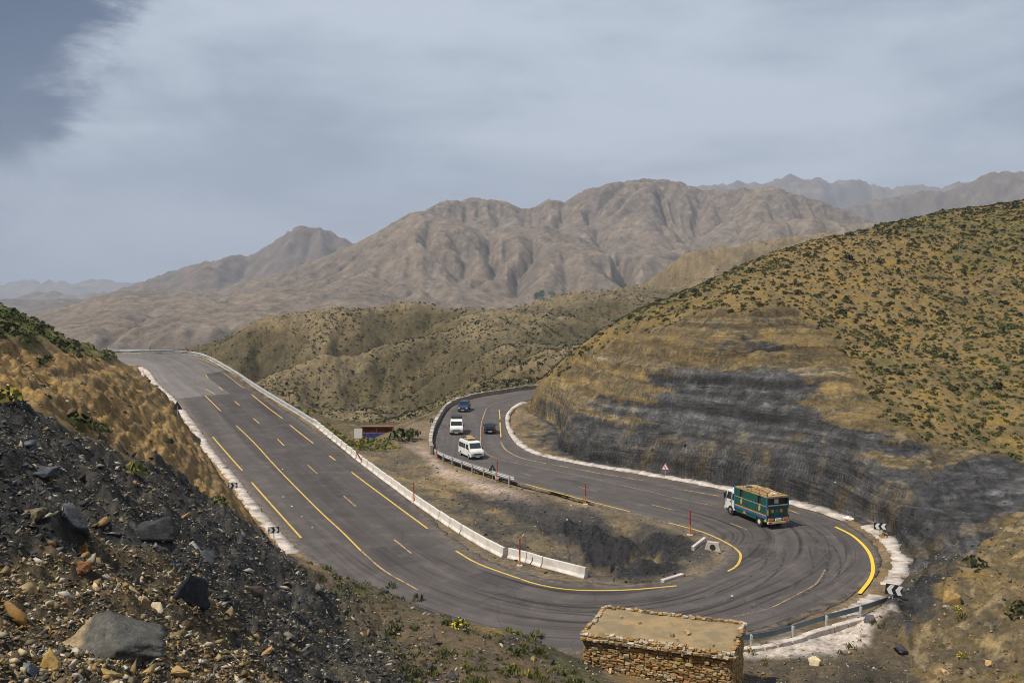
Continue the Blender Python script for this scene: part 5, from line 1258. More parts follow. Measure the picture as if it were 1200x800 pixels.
def hut():
    zr = 3.5
    FL, BL, BR, FR = [Vector(at_level(px, py, zr).tolist()) for px, py in ((679,743),(711,710),(866,727),(861,767))]
    ex = (FR - FL).normalized(); ey = Vector((-ex.y, ex.x, 0)); L = (FR - FL).length; D = ((BL - FL).dot(ey) + (BR - FR).dot(ey)) / 2
    root = empty('stone_hut', (FL.x, FL.y, 0), math.atan2(ex.y, ex.x)); tag(root, 'small ochre stone hut with a flat mud roof below the hairpin', 'hut')
    rr = random.Random(11)
    mb = MB(); mb.box(.30, L - .26, .30, D - .30, -.6, zr - .34); mb.build('wall_core', M_MORTAR, root)
    # mud roof, slightly dished
    nx, ny = 46, 26; X, Y = np.meshgrid(np.linspace(.1, L - .1, nx), np.linspace(.1, D - .1, ny))
    Z = zr - .10 + .05 * fbm(X / 1.2, Y / 1.2, 4, seed=401) - .05 * np.sin(np.pi * X / L) * np.sin(np.pi * Y / D)
    V = np.stack([X, Y, Z], -1).reshape(-1, 3); F = grid_faces(ny, nx)
    mesh_np('roof', V, F, M_MUD, root, smooth=True)
    mb = MB(); mb.box(.05, L - .05, .06, D - .06, zr - .34, zr - .17); mb.build('roof_edge', M_MUD, root)
    # coping stones round the rim (two rough courses on the front)
    variants = [stone_mesh('coping_stone', 1, 1, 1, rr, .42) for _ in range(10)]
    def stone(name, me, c, sx, sy, sz, rz, mat, tilt=.1):
        o = bpy.data.objects.new(name, me); link(o, root); o.location = c; o.scale = (sx, sy, sz); o.rotation_euler = (rr.gauss(0, tilt), rr.gauss(0, tilt), rz)
        if not me.materials: me.materials.append(None)
        o.material_slots[0].link = 'OBJECT'; o.material_slots[0].material = mat; return o
    def rim(ax, ay, bx, by, z, rot, inward, big=1.):
        d = math.hypot(bx - ax, by - ay); t = 0.
        while t < d - .12:
            w = rr.uniform(.14, .42) * big; f = (t + w / 2) / d; t += w * rr.uniform(.92, 1.12)
            m = rr.choice(M_PALE if rr.random() < .38 else M_STONES)
            stone('coping_stone', rr.choice(variants), (ax + (bx - ax) * f + inward[0] * rr.uniform(-.04, .10), ay + (by - ay) * f + inward[1] * rr.uniform(-.04, .10), z + rr.uniform(-.03, .03)), w * .95, rr.uniform(.17, .30), rr.uniform(.09, .18), rot + rr.gauss(0, .15), m)
    rim(.05, .08, L - .05, .08, zr - .22, 0, (0, 1)); rim(.1, .20, L - .15, .20, zr - .05, 0, (0, 1), .8); rim(1., .42, L - 2.5, .42, zr - .02, 0, (0, 1), .7)
    rim(.1, D - .1, L - .1, D - .1, zr - .02, 0, (0, -1), .9); rim(.08, .1, .08, D - .1, zr - .05, math.pi / 2, (1, 0)); rim(L - .08, .1, L - .08, D - .1, zr - .02, math.pi / 2, (-1, 0), 1.25)
    rim(L - .06, .1, L - .06, D - .1, zr - .24, math.pi / 2, (-1, 0), 1.2)
    # front wall, laid course by course; each stone is a piece
    wv = [stone_mesh('wall_stone', 1, 1, 1, rr, .34) for _ in range(14)]
    z = .75; cnt = 0; rows = []
    while z < zr - .42:
        h = rr.uniform(.13, .20); x = .22
        while x < L - .25:
            w = rr.uniform(.20, .48)
            if x + w > L - .2: w = L - .2 - x
            rows.append((x + w / 2, z + h / 2, w, h)); x += w
        z += h
    rows.sort(key=lambda q: -(q[1])); left = []
    for q in rows:
        if cnt < 285:
            stone('wall_stone', rr.choice(wv), (q[0], .36 + rr.uniform(-.06, .03), q[1] + rr.gauss(0, .012)), q[2] * .93, .30, q[3] * .90, rr.gauss(0, .04), rr.choice(M_STONES), .05); cnt += 1
        else: left.append((q[0], .30, q[1], q[2] * .93, .3, q[3] * .9))
    # the other faces, joined
    for (fx, wl) in ((L - .26, D), (.28, D)):
        z = .3
        while z < zr - .42:
            h = rr.uniform(.14, .22); y = .25
            while y < D - .3:
                w = rr.uniform(.22, .5); left.append((fx + rr.uniform(-.03, .05), y + w / 2, z + h / 2, .28, w * .93, h * .9)); y += w
            z += h
    for mi in range(3):
        mb = MB()
        for k_, q in enumerate(left):
            if k_ % 3 != mi: continue
            mb.box(q[0] - q[3] / 2, q[0] + q[3] / 2, q[1] - q[4] / 2, q[1] + q[4] / 2, q[2] - q[5] / 2, q[2] + q[5] / 2)
            for i in range(-8, 0): mb.v[i] = tuple(c + rr.gauss(0, .018) for c in mb.v[i])
        o = mb.build('side_stones', M_STONES[(0, 1, 3)[mi]], root, bevel=.02); o['kind'] = 'stuff'
    # a few loose stones lying on the roof
    for x, y, s in ((4.7, 1.9, .22), (5.4, 2.7, .28), (5.5, 2.4, .24), (2.6, 3.2, .2), (7.0, 1.2, .16), (5.1, 1.3, .15), (1.4, 3.8, .18)):
        stone('roof_stone', rr.choice(variants), (x, y, zr - .06), s, s * .8, s * .6, rr.random() * 3, rr.choice(M_PALE + M_STONES[5:6]))
    for x in (1.0, 2.75, 5.6):                              # roof poles poking out under the coping
        MB().tube((x, .02, zr - .40), (x, .7, zr - .40), .06, 7).build('roof_pole', M_PLANK, root)
hut()

# ------------------------------------------------------------------ roadside stall below the barrier
M_SBLUE = simple('blue_tarpaulin', (.018, .042, .24), .7, .15, 3., bump=.01); M_TERRA = simple('terracotta', (.30, .095, .035), .8, .3, 8.); M_STWALL = simple('stall_boards', (.24, .10, .045), .9, .3, 3.); M_OCH = simple('dry_stone_ochre', (.42, .28, .10), .92, .25, 3., bump=.03)
def stall():
    p = at_depth(442, 513, 150.); q = at_depth(462, 512, 150.); root = empty('market_stall', (p[0], p[1], p[2]), 0); tag(root, 'roadside stall with blue sheeting and rows of red brown pots beyond the barriers', 'stall')
    mb = MB(); mb.box(-2.6, 2.55, .7, .8, -1.2, 1.75); mb.build('back_board', M_STWALL, root)
    mb = MB(); mb.box(-2.6, 2.55, -.45, .7, .80, .88); mb.build('shelf', M_STWALL, root)
    mb = MB(); mb.box(-2.6, 2.55, .25, .7, 1.28, 1.34); mb.build('shelf', M_STWALL, root)
    n = 14; V = []; 
    xs = np.linspace(-2.0, 2.6, n); mb = MB()
    for i in range(n - 1):
        y0 = -.5 + .05 * math.sin(i * 2.1); y1 = -.5 + .05 * math.sin((i + 1) * 2.1); a = -.30 - .25 * math.sin(i / (n - 1) * 3.1); b = -.30 - .25 * math.sin((i + 1) / (n - 1) * 3.1)
        mb.quad((xs[i], y0, a), (xs[i + 1], y1, b), (xs[i + 1], y1 + .03, .8 + .06 * math.sin(i + 1)), (xs[i], y0 + .03, .8 + .06 * math.sin(i)))
    o = mb.build('blue_sheet', M_SBLUE, root); md = o.modifiers.new('thick', 'SOLIDIFY'); md.thickness = .02
    r_ = random.Random(2)
    for (y, z) in ((-.15, .88), (.45, 1.34)):
        for i in range(15):
            x = -2.4 + i * .34; s = r_.uniform(.11, .16); mb = MB(); mb.tube((x, y, z), (x, y, z + s * 1.3), s * .7, 8, s); mb.tube((x, y, z + s * 1.3), (x, y, z + s * 2.2), s, 8, s * .45); o = mb.build('pot', M_TERRA, None)
            o.parent = root
    for x in (-2.55, 0, 2.5): MB().tube((x, -.4, -1.2), (x, -.4, 1.85), .05, 6).build('post', M_STWALL, root)
    mb = MB(); mb.box(-2.65, 2.6, -.5, .8, 1.86, 1.92); mb.build('roof', M_STWALL, root)
    p2 = at_depth(420, 514, 149.); r2 = empty('board', tuple(p2)); tag(r2, 'plain white board standing at the left end of the stall', 'board')
    mb = MB(); mb.box(-.66, .62, -.03, .03, .1, 1.62); mb.build('panel', M_WHITE, r2)
    for x in (-.5, .5): MB().tube((x, .06, -1.2), (x, .06, 1.5), .04, 6).build('leg', M_GALV, r2)
    # heap of ochre stones under the stall
    return root
stall()
# ------------------------------------------------------------------ small things on the road and verges
M_LITTER = simple('white_paper', (.80, .78, .74), .8, .08, 6.)
def crumple(name, p, s, label, cat, mat, group=None, seed=0, flat=.5):
    r_ = random.Random(seed); bm = bmesh.new(); bmesh.ops.create_icosphere(bm, subdivisions=2, radius=s)
    for v in bm.verts: v.co *= r_.uniform(.6, 1.15); v.co.z = abs(v.co.z) * flat
    me = bpy.data.meshes.new(name); bm.to_mesh(me); bm.free(); me.materials.append(mat); o = bpy.data.objects.new(name, me); o.location = p; o.rotation_euler = (0, 0, r_.random() * 6); link(o); tag(o, label, cat, group); return o
for i, (x, y, s, lab) in enumerate(((331,549.7,.16,'uppermost white scrap of litter beside the centre line of the left road'),(332,582,.20,'white scrap of litter in the lane below the uppermost scrap'),(342,593,.19,'white scrap of litter in the middle of the inner left lane'),(353.5,605,.14,'small pale scrap of litter level with the long edge line'),(366,618,.14,'lowest pale scrap of litter on the left road'),(858,698,.15,'white scrap of litter lying in the hairpin near the hut'))):
    p = px_on_road(np.array([float(x)]), np.array([float(y)]))[0]; crumple('litter', (p[0], p[1], p[2]), s * .62, lab, 'litter', M_LITTER, 'white litter on the asphalt', i)
p = pick([993], [608])[0]; crumple('rubble_lump', (p[0], p[1], p[2]), .62, 'white lump of broken concrete at the foot of the shale cut behind the truck', 'concrete lump', simple('white_rubble', (.72, .70, .67), .9, .1, 3., bump=.03), seed=9, flat=.45)
p = pick([985], [604])[0]; crumple('plastic_bag', (p[0], p[1], p[2]), .22, 'small pale blue plastic bag beside the white concrete lump', 'bag', simple('pale_blue_plastic', (.45, .58, .70), .4, .1, 3.), seed=12, flat=.7)
def slab(px0, py0, px1, py1, w, h, label, lift=0.):
    a, b = pick([px0, px1], [py0, py1]); c = (a + b) / 2; d = b - a; L = float(np.linalg.norm(d)); mb = MB(); mb.box(-L / 2, L / 2, -w / 2, w / 2, -.3, h)
    o = mb.build('concrete_slab', M_CONC, bevel=.03); o.location = (c[0], c[1], c[2] + lift); o.rotation_euler = (0, -math.atan2(d[2], math.hypot(d[0], d[1])), math.atan2(d[1], d[0])); tag(o, label, 'concrete slab'); return o
slab(776, 682, 800, 674.5, .35, .22, 'long pale concrete slab at the foot of the black coal heap', .0)
slab(812, 645, 826, 634, .3, .35, 'pale leaning concrete slab at the island tip by the red and orange pole', .05)
def culvert():
    p = pick([835], [645])[0]; r = empty('culvert_head', (p[0], p[1], p[2]), -.5); tag(r, 'small concrete culvert head with a dark round mouth at the island tip', 'culvert')
    mb = MB(); mb.prism([(-.8, -.3), (.8, -.3), (.5, .75), (-.5, .75)], 'y', 0, .3); mb.build('headwall', M_CONC, r, bevel=.03); mb = MB(); mb.tube((0, -.02, .3), (0, .05, .3), .26, 14); mb.build('mouth_shade', M_TRIM, r)  # solid dark disc stands in for the shade inside the pipe
culvert()
# ------------------------------------------------------------------ loose stone
def hull(rr, lx, ly, lz, n=10):
    bm = bmesh.new()
    for _ in range(n):
        v = Vector((rr.gauss(0, 1), rr.gauss(0, 1), rr.gauss(0, 1))).normalized(); m = max(abs(v.x), abs(v.y), abs(v.z)); v = v / m * .5 * rr.uniform(.8, 1.) * .6 + v * .5 * .4
        bm.verts.new((v.x * lx, v.y * ly, v.z * lz))
    bmesh.ops.convex_hull(bm, input=bm.verts[:]); bmesh.ops.delete(bm, geom=[v for v in bm.verts if not v.link_faces], context='VERTS'); bmesh.ops.triangulate(bm, faces=bm.faces[:])
    V = np.array([v.co[:] for v in bm.verts]); bm.verts.index_update(); F = np.array([[v.index for v in f.verts] for f in bm.faces]); bm.free(); return V, F
rr8 = random.Random(21)
HULLS = [hull(rr8, 1, rr8.uniform(.42, .85), rr8.uniform(.14, .5), rr8.choice([7, 7, 8])) for _ in range(24)]
M_STONE = ground_mat('loose_stone', 2.2, .012, .38)
def rotm(n, rg, tilt):
    a = rg.random(n) * 2 * np.pi; tx = rg.normal(0, tilt, n); ty = rg.normal(0, tilt, n)
    R = np.zeros((n, 3, 3)); ca, sa = np.cos(a), np.sin(a)
    R[:, 0, 0] = ca; R[:, 0, 1] = -sa; R[:, 1, 0] = sa; R[:, 1, 1] = ca; R[:, 2, 2] = 1
    Tm = np.zeros((n, 3, 3)); Tm[:, 0, 0] = np.cos(ty); Tm[:, 0, 2] = np.sin(ty); Tm[:, 1, 1] = 1; Tm[:, 2, 0] = -np.sin(ty); Tm[:, 2, 2] = np.cos(ty)
    T2 = np.zeros((n, 3, 3)); T2[:, 0, 0] = 1; T2[:, 1, 1] = np.cos(tx); T2[:, 1, 2] = -np.sin(tx); T2[:, 2, 1] = np.sin(tx); T2[:, 2, 2] = np.cos(tx)
    return T2 @ Tm @ R
def join(shapes, which, P, S_, R, cols, vary=None):
    Vs, Fs, Cs = [], [], []; off = 0
    for k, (V, F) in enumerate(shapes):
        m = np.where(which == k)[0]
        if not len(m): continue
        q = np.einsum('nij,vj->nvi', R[m], V) * S_[m][:, None, None] + P[m][:, None, :]
        Vs.append(q.reshape(-1, 3)); nv = len(V)
        Fs.append((F[None] + (off + nv * np.arange(len(m)))[:, None, None]).reshape(-1, F.shape[1])); off += nv * len(m)
        Cs.append(np.repeat(cols[m], nv, 0))
    return np.concatenate(Vs), np.concatenate(Fs), np.concatenate(Cs)
# what is in sight from about the viewpoint (with some margin), from the ring mesh
_RR = RRV; _EL = (TZ.reshape(NRR, NAZ) - CAMZ) / _RR[:, None]; _EM = np.maximum.accumulate(_EL, 0)
def seen(X, Y, Z, margin=.02):
    az = np.arctan2(X, Y); r = np.hypot(X, Y); j = np.clip(((az - AZ0) / (AZ1 - AZ0) * (NAZ - 1)).astype(int), 0, NAZ - 1); i = np.clip(np.searchsorted(RRV, r) - 2, 0, NRR - 1)
    return (Z - CAMZ) / r >= _EM[i, j] - margin
def polar(n, a0, a1, r0, r1, rg, power=1.):
    a = np.radians(rg.uniform(a0, a1, n)); r = r0 * (r1 / r0) ** (rg.random(n) ** power); return r * np.sin(a), r * np.cos(a)
RGB = lambda *c: np.array(c, float)
PAL_SLATE = np.array([(.045,.045,.047),(.075,.073,.070),(.035,.037,.042),(.15,.14,.12),(.30,.27,.215),(.20,.145,.075),(.075,.082,.095),(.055,.050,.042)])
PAL_BROWN = np.array([(.22,.155,.075),(.30,.215,.10),(.16,.12,.065),(.11,.09,.06),(.38,.31,.20),(.27,.16,.06),(.085,.078,.068),(.40,.36,.30)])
PAL_TAN = np.array([(.34,.22,.085),(.28,.17,.06),(.42,.31,.17),(.22,.14,.06)])
rg = np.random.default_rng(5)
X, Y = polar(150000, -31, 14, 12.5, 78, rg)
gz2 = ground(X, Y, True); Mk = gz2[3]; d8 = gz2[1]
dens = np.clip(Mk['rubble'] * .90 + Mk['scrub'] * .25 + Mk['tancut'] * .30, 0, 1) * (d8 > 1.5)
keep = (rg.random(len(X)) < dens) & seen(X, Y, gz2[0] + .1, .03)
X, Y, Z = X[keep], Y[keep], gz2[0][keep]; brown = Mk['brown'][keep]; tanc = Mk['tancut'][keep] * (1 - Mk['rubble'][keep]); slate = Mk['slate'][keep]
n = len(X); size = np.exp(rg.normal(math.log(.088), .60, n)) * (.75 + .012 * np.hypot(X, Y)); size = np.clip(size, .035, .95) * np.where(tanc > .5, .8, 1)
c8 = PAL_SLATE[rg.integers(0, 8, n)] * (.8 + .5 * rg.random((n, 1))); cb = PAL_BROWN[rg.integers(0, 8, n)] * (.8 + .4 * rg.random((n, 1))); ct = PAL_TAN[rg.integers(0, 4, n)]
pick_b = rg.random(n) < np.clip(brown * .95 + .10, 0, 1); cols = np.where(pick_b[:, None], cb, c8); cols = np.where((tanc > .5)[:, None], ct, cols)
which = rg.integers(0, len(HULLS), n); R8 = rotm(n, rg, .45)
pxsize = size * FPX / Y; order = np.argsort(-pxsize); big = order[:280]; rest = order[280:]
P = np.stack([X, Y, Z + size * .10], 1)
V, F, Cc = join(HULLS, which[rest], P[rest], size[rest], R8[rest], cols[rest])
st = mesh_np('loose_stones', V, F, M_STONE, attrs={'tint': Cc}); tag(st, kind='stuff'); print('stones', len(rest), len(F))
cache = {}
for i in big:
    key = (int(which[i]), int(rg.integers(0, 5)), bool(pick_b[i]))
    if key not in cache:
        Vh, Fh = HULLS[key[0]]; o = mesh_np('stone', Vh, Fh, M_STONE, GROUND, attrs={'tint': np.repeat(cols[i][None], len(Vh), 0)}); cache[key] = o.data
    else: o = link(bpy.data.objects.new('stone', cache[key]), GROUND)
    o.location = tuple(P[i]); o.scale = (float(size[i]),) * 3; o.rotation_euler = Matrix(R8[i].tolist()).to_euler()
# more stones: island, foot of the cuts, lower right
def scatter(name, n, box, fn, sz, pal, seed, tilt=.5, lift=.1):
    rg = np.random.default_rng(seed); X = rg.uniform(box[0], box[1], n); Y = rg.uniform(box[2], box[3], n); g = ground(X, Y, True)
    k = (rg.random(n) < fn(X, Y, g[0], g[1], g[2], g[3])) & seen(X, Y, g[0] + .2, .03); X, Y, Z = X[k], Y[k], g[0][k]; n = len(X)
    s = np.clip(np.exp(rg.normal(math.log(sz[0]), sz[1], n)), .04, sz[2]); w = rg.integers(0, len(HULLS), n)
    V, F, Cc = join(HULLS, w, np.stack([X, Y, Z + s * lift], 1), s, rotm(n, rg, tilt), pal[rg.integers(0, len(pal), n)] * (.8 + .4 * rg.random((n, 1))))
    o = mesh_np(name, V, F, M_STONE, attrs={'tint': Cc}); tag(o, kind='stuff'); print(name, n); return o
PAL_COAL = np.array([(.022,.022,.024),(.045,.044,.045),(.085,.08,.074),(.015,.015,.017),(.12,.10,.075)])
scatter('island_gravel', 9000, (-32, 24, 68, 135), lambda X, Y, z, d, out, M: (~out) * (d > .6) * np.clip(.65 - .8 * np.maximum(M['coal1'], M['coal2']), 0, 1), (.16, .5, .8), np.concatenate([PAL_BROWN, PAL_SLATE, PAL_SLATE]), 31)
scatter('coal_lumps', 16000, (-10, 24, 68, 112), lambda X, Y, z, d, out, M: np.maximum(M['coal1'], np.maximum(M['coal2'], M['darkisl'] * .5)), (.12, .5, .5), PAL_COAL, 32)
scatter('verge_rubble', 16000, (10, 42, 46, 74), lambda X, Y, z, d, out, M: out * (d > 2.2) * .5 * (1 - M['apron'] * .8), (.12, .55, .7), np.concatenate([PAL_BROWN, PAL_SLATE[:5]]), 33)
scatter('scree', 9000, (12, 60, 72, 160), lambda X, Y, z, d, out, M: out * M['cut'] * (.10 + .5 * (1 - sstep(1.5, 7, d))), (.16, .5, .7), np.concatenate([PAL_SLATE, PAL_TAN[2:], PAL_SLATE]), 34)
scatter('kerb_crumbs', 3200, (-95, 45, 62, 210), lambda X, Y, z, d, out, M: out * (d > -.3) * (d < 2.6) * .9, (.13, .5, .5), np.array([(.5,.44,.38),(.35,.27,.18),(.44,.38,.32),(.2,.16,.12)]), 35)
# the boulders one can tell apart
M_BOULD = ground_mat('boulder_rock', 1.6, .06, .55)
def boulder(px, py, wpx, hpx, label, col, seed, squash=.6, col2=None, sink=.25, rz=None, name='boulder', npts=9):
    p = pick([px], [py])[0]; sc = FPX / p[1]; w = wpx / sc; h = hpx / sc; r_ = random.Random(seed)
    bm = bmesh.new()
    for _ in range(npts):
        v = Vector((r_.gauss(0, 1), r_.gauss(0, 1), r_.gauss(0, 1))).normalized(); m = max(abs(v.x), abs(v.y), abs(v.z)); v = v / m * .34 + v * .16; bm.verts.new((v.x * w, v.y * w * squash, v.z * h * 1.25))
    bmesh.ops.convex_hull(bm, input=bm.verts[:]); bmesh.ops.delete(bm, geom=[v for v in bm.verts if not v.link_faces], context='VERTS'); bmesh.ops.triangulate(bm, faces=bm.faces[:])
    bmesh.ops.subdivide_edges(bm, edges=bm.edges[:], cuts=9, use_grid_fill=True)
    for v in bm.verts:
        c = v.co; n = fbm(np.array([c.x / w * 4 + seed]), np.array([c.z / h * 3 + c.y / w * 3]), 5, .65, seed=seed % 50)[0]; n2 = ridged(np.array([c.x / w * 3 + c.z / h * 2]), np.array([c.y / w * 2 + seed]), 3, .6, seed=seed % 40)[0]; v.co = c * (1 + .09 * n + .16 * (n2 - .6))
    V = np.array([v.co[:] for v in bm.verts]); bm.verts.index_update(); F = [[v.index for v in f.verts] for f in bm.faces]; bm.free()
    F = np.array([f for f in F if len(f) == 3])
    t = np.ones((len(V), 3)) * np.array(col)
    if col2 is not None: t = np.where((V[:, :1] < -.18 * w), np.array(col2)[None], t)
    o = mesh_np(name, V, F, M_BOULD if wpx > 30 else M_STONE, attrs={'tint': t}); o.location = (p[0], p[1], p[2] + h * (.5 - sink)); o.rotation_euler = (r_.gauss(0, .1), r_.gauss(0, .1), r_.gauss(0, .2) if rz is None else rz); tag(o, label, 'boulder'); return o
boulder(128, 768, 138, 60, 'big grey boulder with a pale tan left end at the bottom left', (.088,.084,.074), 3, .8, (.25,.19,.12), .26, 0., npts=12)
boulder(222, 705, 46, 44, 'black square block standing on the rubble above the big grey boulder', (.038,.039,.043), 8, .9, None, .3)
boulder(172, 628, 74, 34, 'long black jutting slab in the middle of the slate rubble', (.045,.044,.045), 12, .8, None, .4, .2)
boulder(86, 616, 44, 40, 'blue grey slate block left of the long black slab', (.075,.080,.092), 15, .8, None, .4)
boulder(226, 643, 25, 12, 'small pale grey flat stone right of the long black slab', (.36,.33,.28), 18, .8, None, .4)
boulder(48, 556, 50, 15, 'flat dark slate slab lying near the left edge of the rubble', (.070,.075,.085), 22, .8, None, .4)
boulder(38, 603, 34, 18, 'brown slab below the flat dark slate slab', (.13,.105,.07), 25, .8, None, .4)
boulder(166, 708, 20, 14, 'rounded tan stone left of the black square block', (.36,.25,.12), 28, .9, None, .35)
boulder(184, 716, 22, 14, 'pale tan stone touching the foot of the black square block', (.40,.33,.23), 30, .9, None, .35)
boulder(158, 694, 18, 11, 'buff stone lying just above the rounded tan stone', (.33,.26,.16), 33, .9, None, .35)
boulder(212, 793, 26, 16, 'orange tan stone at the bottom edge right of the big boulder', (.36,.23,.08), 36, .9, None, .35)
boulder(313, 765, 17, 9, 'flat orange brown stone alone on dark gravel at the bottom', (.38,.22,.08), 38, .9, None, .35)
boulder(62, 783, 30, 30, 'ochre stained stone at the left foot of the big grey boulder', (.34,.22,.075), 41, .9, None, .35)
boulder(128, 795, 30, 16, 'mustard coloured stone under the big grey boulder', (.36,.25,.07), 43, .9, None, .35)
boulder(38, 790, 22, 22, 'blue grey stone in the bottom left corner', (.12,.135,.15), 46, .9, None, .35)
boulder(243, 660, 22, 22, 'slate blue stone right of the pale flat stone', (.08,.085,.10), 48, .9, None, .35)
boulder(97, 668, 22, 14, 'reddish brown stone on the brown gravel', (.20,.10,.05), 50, .9, None, .35)
boulder(98, 644, 14, 12, 'rust orange stone below the blue grey slate block', (.22,.11,.04), 52, .9, None, .35)
boulder(216, 735, 22, 13, 'dark hollow stone with a tan edge below the black block', (.10,.075,.045), 54, .9, (.22,.16,.09), .35)
boulder(300, 700, 20, 18, 'dark brown pointed stone in the grey gravel', (.06,.048,.038), 57, .9, None, .35)
boulder(954, 779, 15, 13, 'pale yellow boulder on the dark mound at the bottom right', (.50,.42,.27), 60, .9, None, .35)
boulder(1105, 792, 14, 11, 'pinkish brown boulder at the bottom edge on the right', (.40,.27,.17), 62, .9, None, .35)
boulder(1157, 778, 16, 8, 'tan slab beside green weeds at the bottom right', (.38,.25,.11), 64, .9, None, .35)
boulder(711, 780, 10, 9, 'white broken stone in the weeds left of the hut front', (.72,.69,.64), 66, .9, None, .3)
boulder(717, 789, 9, 8, 'orange pink round stone in front of the hut', (.48,.28,.15), 68, .9, None, .3)
boulder(1052, 763, 26, 14, 'dark purple grey boulder below the end of the blue rail', (.06,.055,.062), 70, .9, None, .4)
boulder(1020, 727, 14, 10, 'small violet grey boulder at the right edge of the pale apron', (.10,.09,.105), 72, .9, None, .35)
boulder(1115, 705, 22, 18, 'ochre boulder at the foot of the tan bank', (.30,.20,.08), 74, .9, None, .4)
boulder(1135, 668, 20, 13, 'grey brown boulder at the top of the tan bank', (.16,.125,.08), 76, .9, None, .4)

# ------------------------------------------------------------------ plants
def leaf_mat(name, col, var=.35):
    m = bpy.data.materials.new(name); m.use_nodes = True; k = NT(m.node_tree); b = k.n['Principled BSDF']
    g = k.new('ShaderNodeNewGeometry'); n = k.noise(g.outputs['Position'], 3.0, 3, .6); oi = k.new('ShaderNodeObjectInfo').outputs['Random']
    a = k.new('ShaderNodeAttribute', attribute_name='tint').outputs['Color']
    hs = k.new('ShaderNodeHueSaturation'); k.l.new(a, hs.inputs['Color']); k.put(hs.inputs['Value'], k.math('MULTIPLY', k.ramp(n, .3, .7, 1 - var, 1 + var, False), k.ramp(oi, 0, 1, .75, 1.25, False)))
    k.l.new(hs.outputs[0], b.inputs['Base Color']); b.inputs['Roughness'].default_value = .8; b.inputs['Specular IOR Level'].default_value = .2
    return m
M_LEAF = leaf_mat('leaves', (.05, .06, .02))
def cushion(nl, rr, leaf=.22, up=.75, spread=1., stalk=False):
    """leaf quads over a low dome; returns V, F (quads)"""
    V, F = [], []
    for i in range(nl):
        th = rr.uniform(0, 2 * math.pi); ph = math.acos(rr.uniform(.05, 1.)); rad = rr.uniform(.55, 1.) ** .6
        c = Vector((math.sin(ph) * math.cos(th) * rad * spread, math.sin(ph) * math.sin(th) * rad * spread, math.cos(ph) * rad * up))
        if stalk: nrm = Vector((rr.gauss(0, 1), rr.gauss(0, 1), .2)).normalized(); long = (Vector((c.x * .7, c.y * .7, 1)) + Vector((rr.gauss(0, .2), rr.gauss(0, .2), 0))).normalized()
        else: nrm = (c.normalized() + Vector((rr.gauss(0, .45), rr.gauss(0, .45), rr.gauss(0, .45)))).normalized(); long = nrm.orthogonal().normalized(); long.rotate(Matrix.Rotation(rr.uniform(0, 6.28), 3, nrm))
        side = nrm.cross(long).normalized(); s = leaf * rr.uniform(.6, 1.3); k = len(V); w = .35 if stalk else .62
        V += [c - side * s * w - long * s, c + side * s * w - long * s, c + side * s * w * .5 + long * s, c - side * s * w * .5 + long * s]; F.append((k, k + 1, k + 2, k + 3))
    return np.array([v[:] for v in V]), np.array(F)
r9 = random.Random(31)
BUSH = [cushion(46, r9, .24, .8) for _ in range(6)]; BUSH_S = [cushion(20, r9, .34, .75) for _ in range(5)]; TUFT = [cushion(34, r9, .26, .75, .8, True) for _ in range(4)]; SPECK = [cushion(6, r9, .6, .7) for _ in range(4)]
PAL_BUSH = np.array([(.020,.026,.010),(.030,.036,.013),(.042,.044,.015),(.018,.022,.010),(.060,.056,.018),(.075,.064,.024)])
PAL_GRN = np.array([(.065,.085,.020),(.085,.10,.026),(.05,.07,.018),(.11,.115,.035)])
PAL_YEL = np.array([(.17,.16,.035),(.13,.135,.03),(.22,.19,.04),(.10,.11,.03)])
def plants(name, X, Y, Z, size, pal, label, cat, group, n_obj, shapes, shapes_s, seed, stuff_name, sink=.12):
    rg = np.random.default_rng(seed); n = len(X); ps = size * FPX / np.maximum(Y, 1); order = np.argsort(-ps); big = order[:n_obj]; rest = order[n_obj:]
    cols = pal[rg.integers(0, len(pal), n)] * (.8 + .45 * rg.random((n, 1))); P = np.stack([X, Y, Z - size * sink], 1); cache = {}
    for i in big:
        key = (int(rg.integers(0, len(shapes))), int(rg.integers(0, len(pal))))
        if key not in cache: o = mesh_np(name, shapes[key[0]][0], shapes[key[0]][1], M_LEAF, attrs={'tint': np.repeat(pal[key[1]][None], len(shapes[key[0]][0]), 0)}); cache[key] = o.data
        else: o = link(bpy.data.objects.new(name, cache[key]))
        s = float(size[i]); o.location = tuple(P[i]); o.scale = (s, s, s * rg.uniform(.7, 1.1)); o.rotation_euler = (0, 0, rg.uniform(0, 6.28)); tag(o, label, cat, group)
    if len(rest):
        w = rg.integers(0, len(shapes_s), len(rest)); V, F, Cc = join(shapes_s, w, P[rest], size[rest], rotm(len(rest), rg, .12), cols[rest]); o = mesh_np(stuff_name, V, F, M_LEAF, attrs={'tint': Cc}); tag(o, kind='stuff')
    print(stuff_name, n)
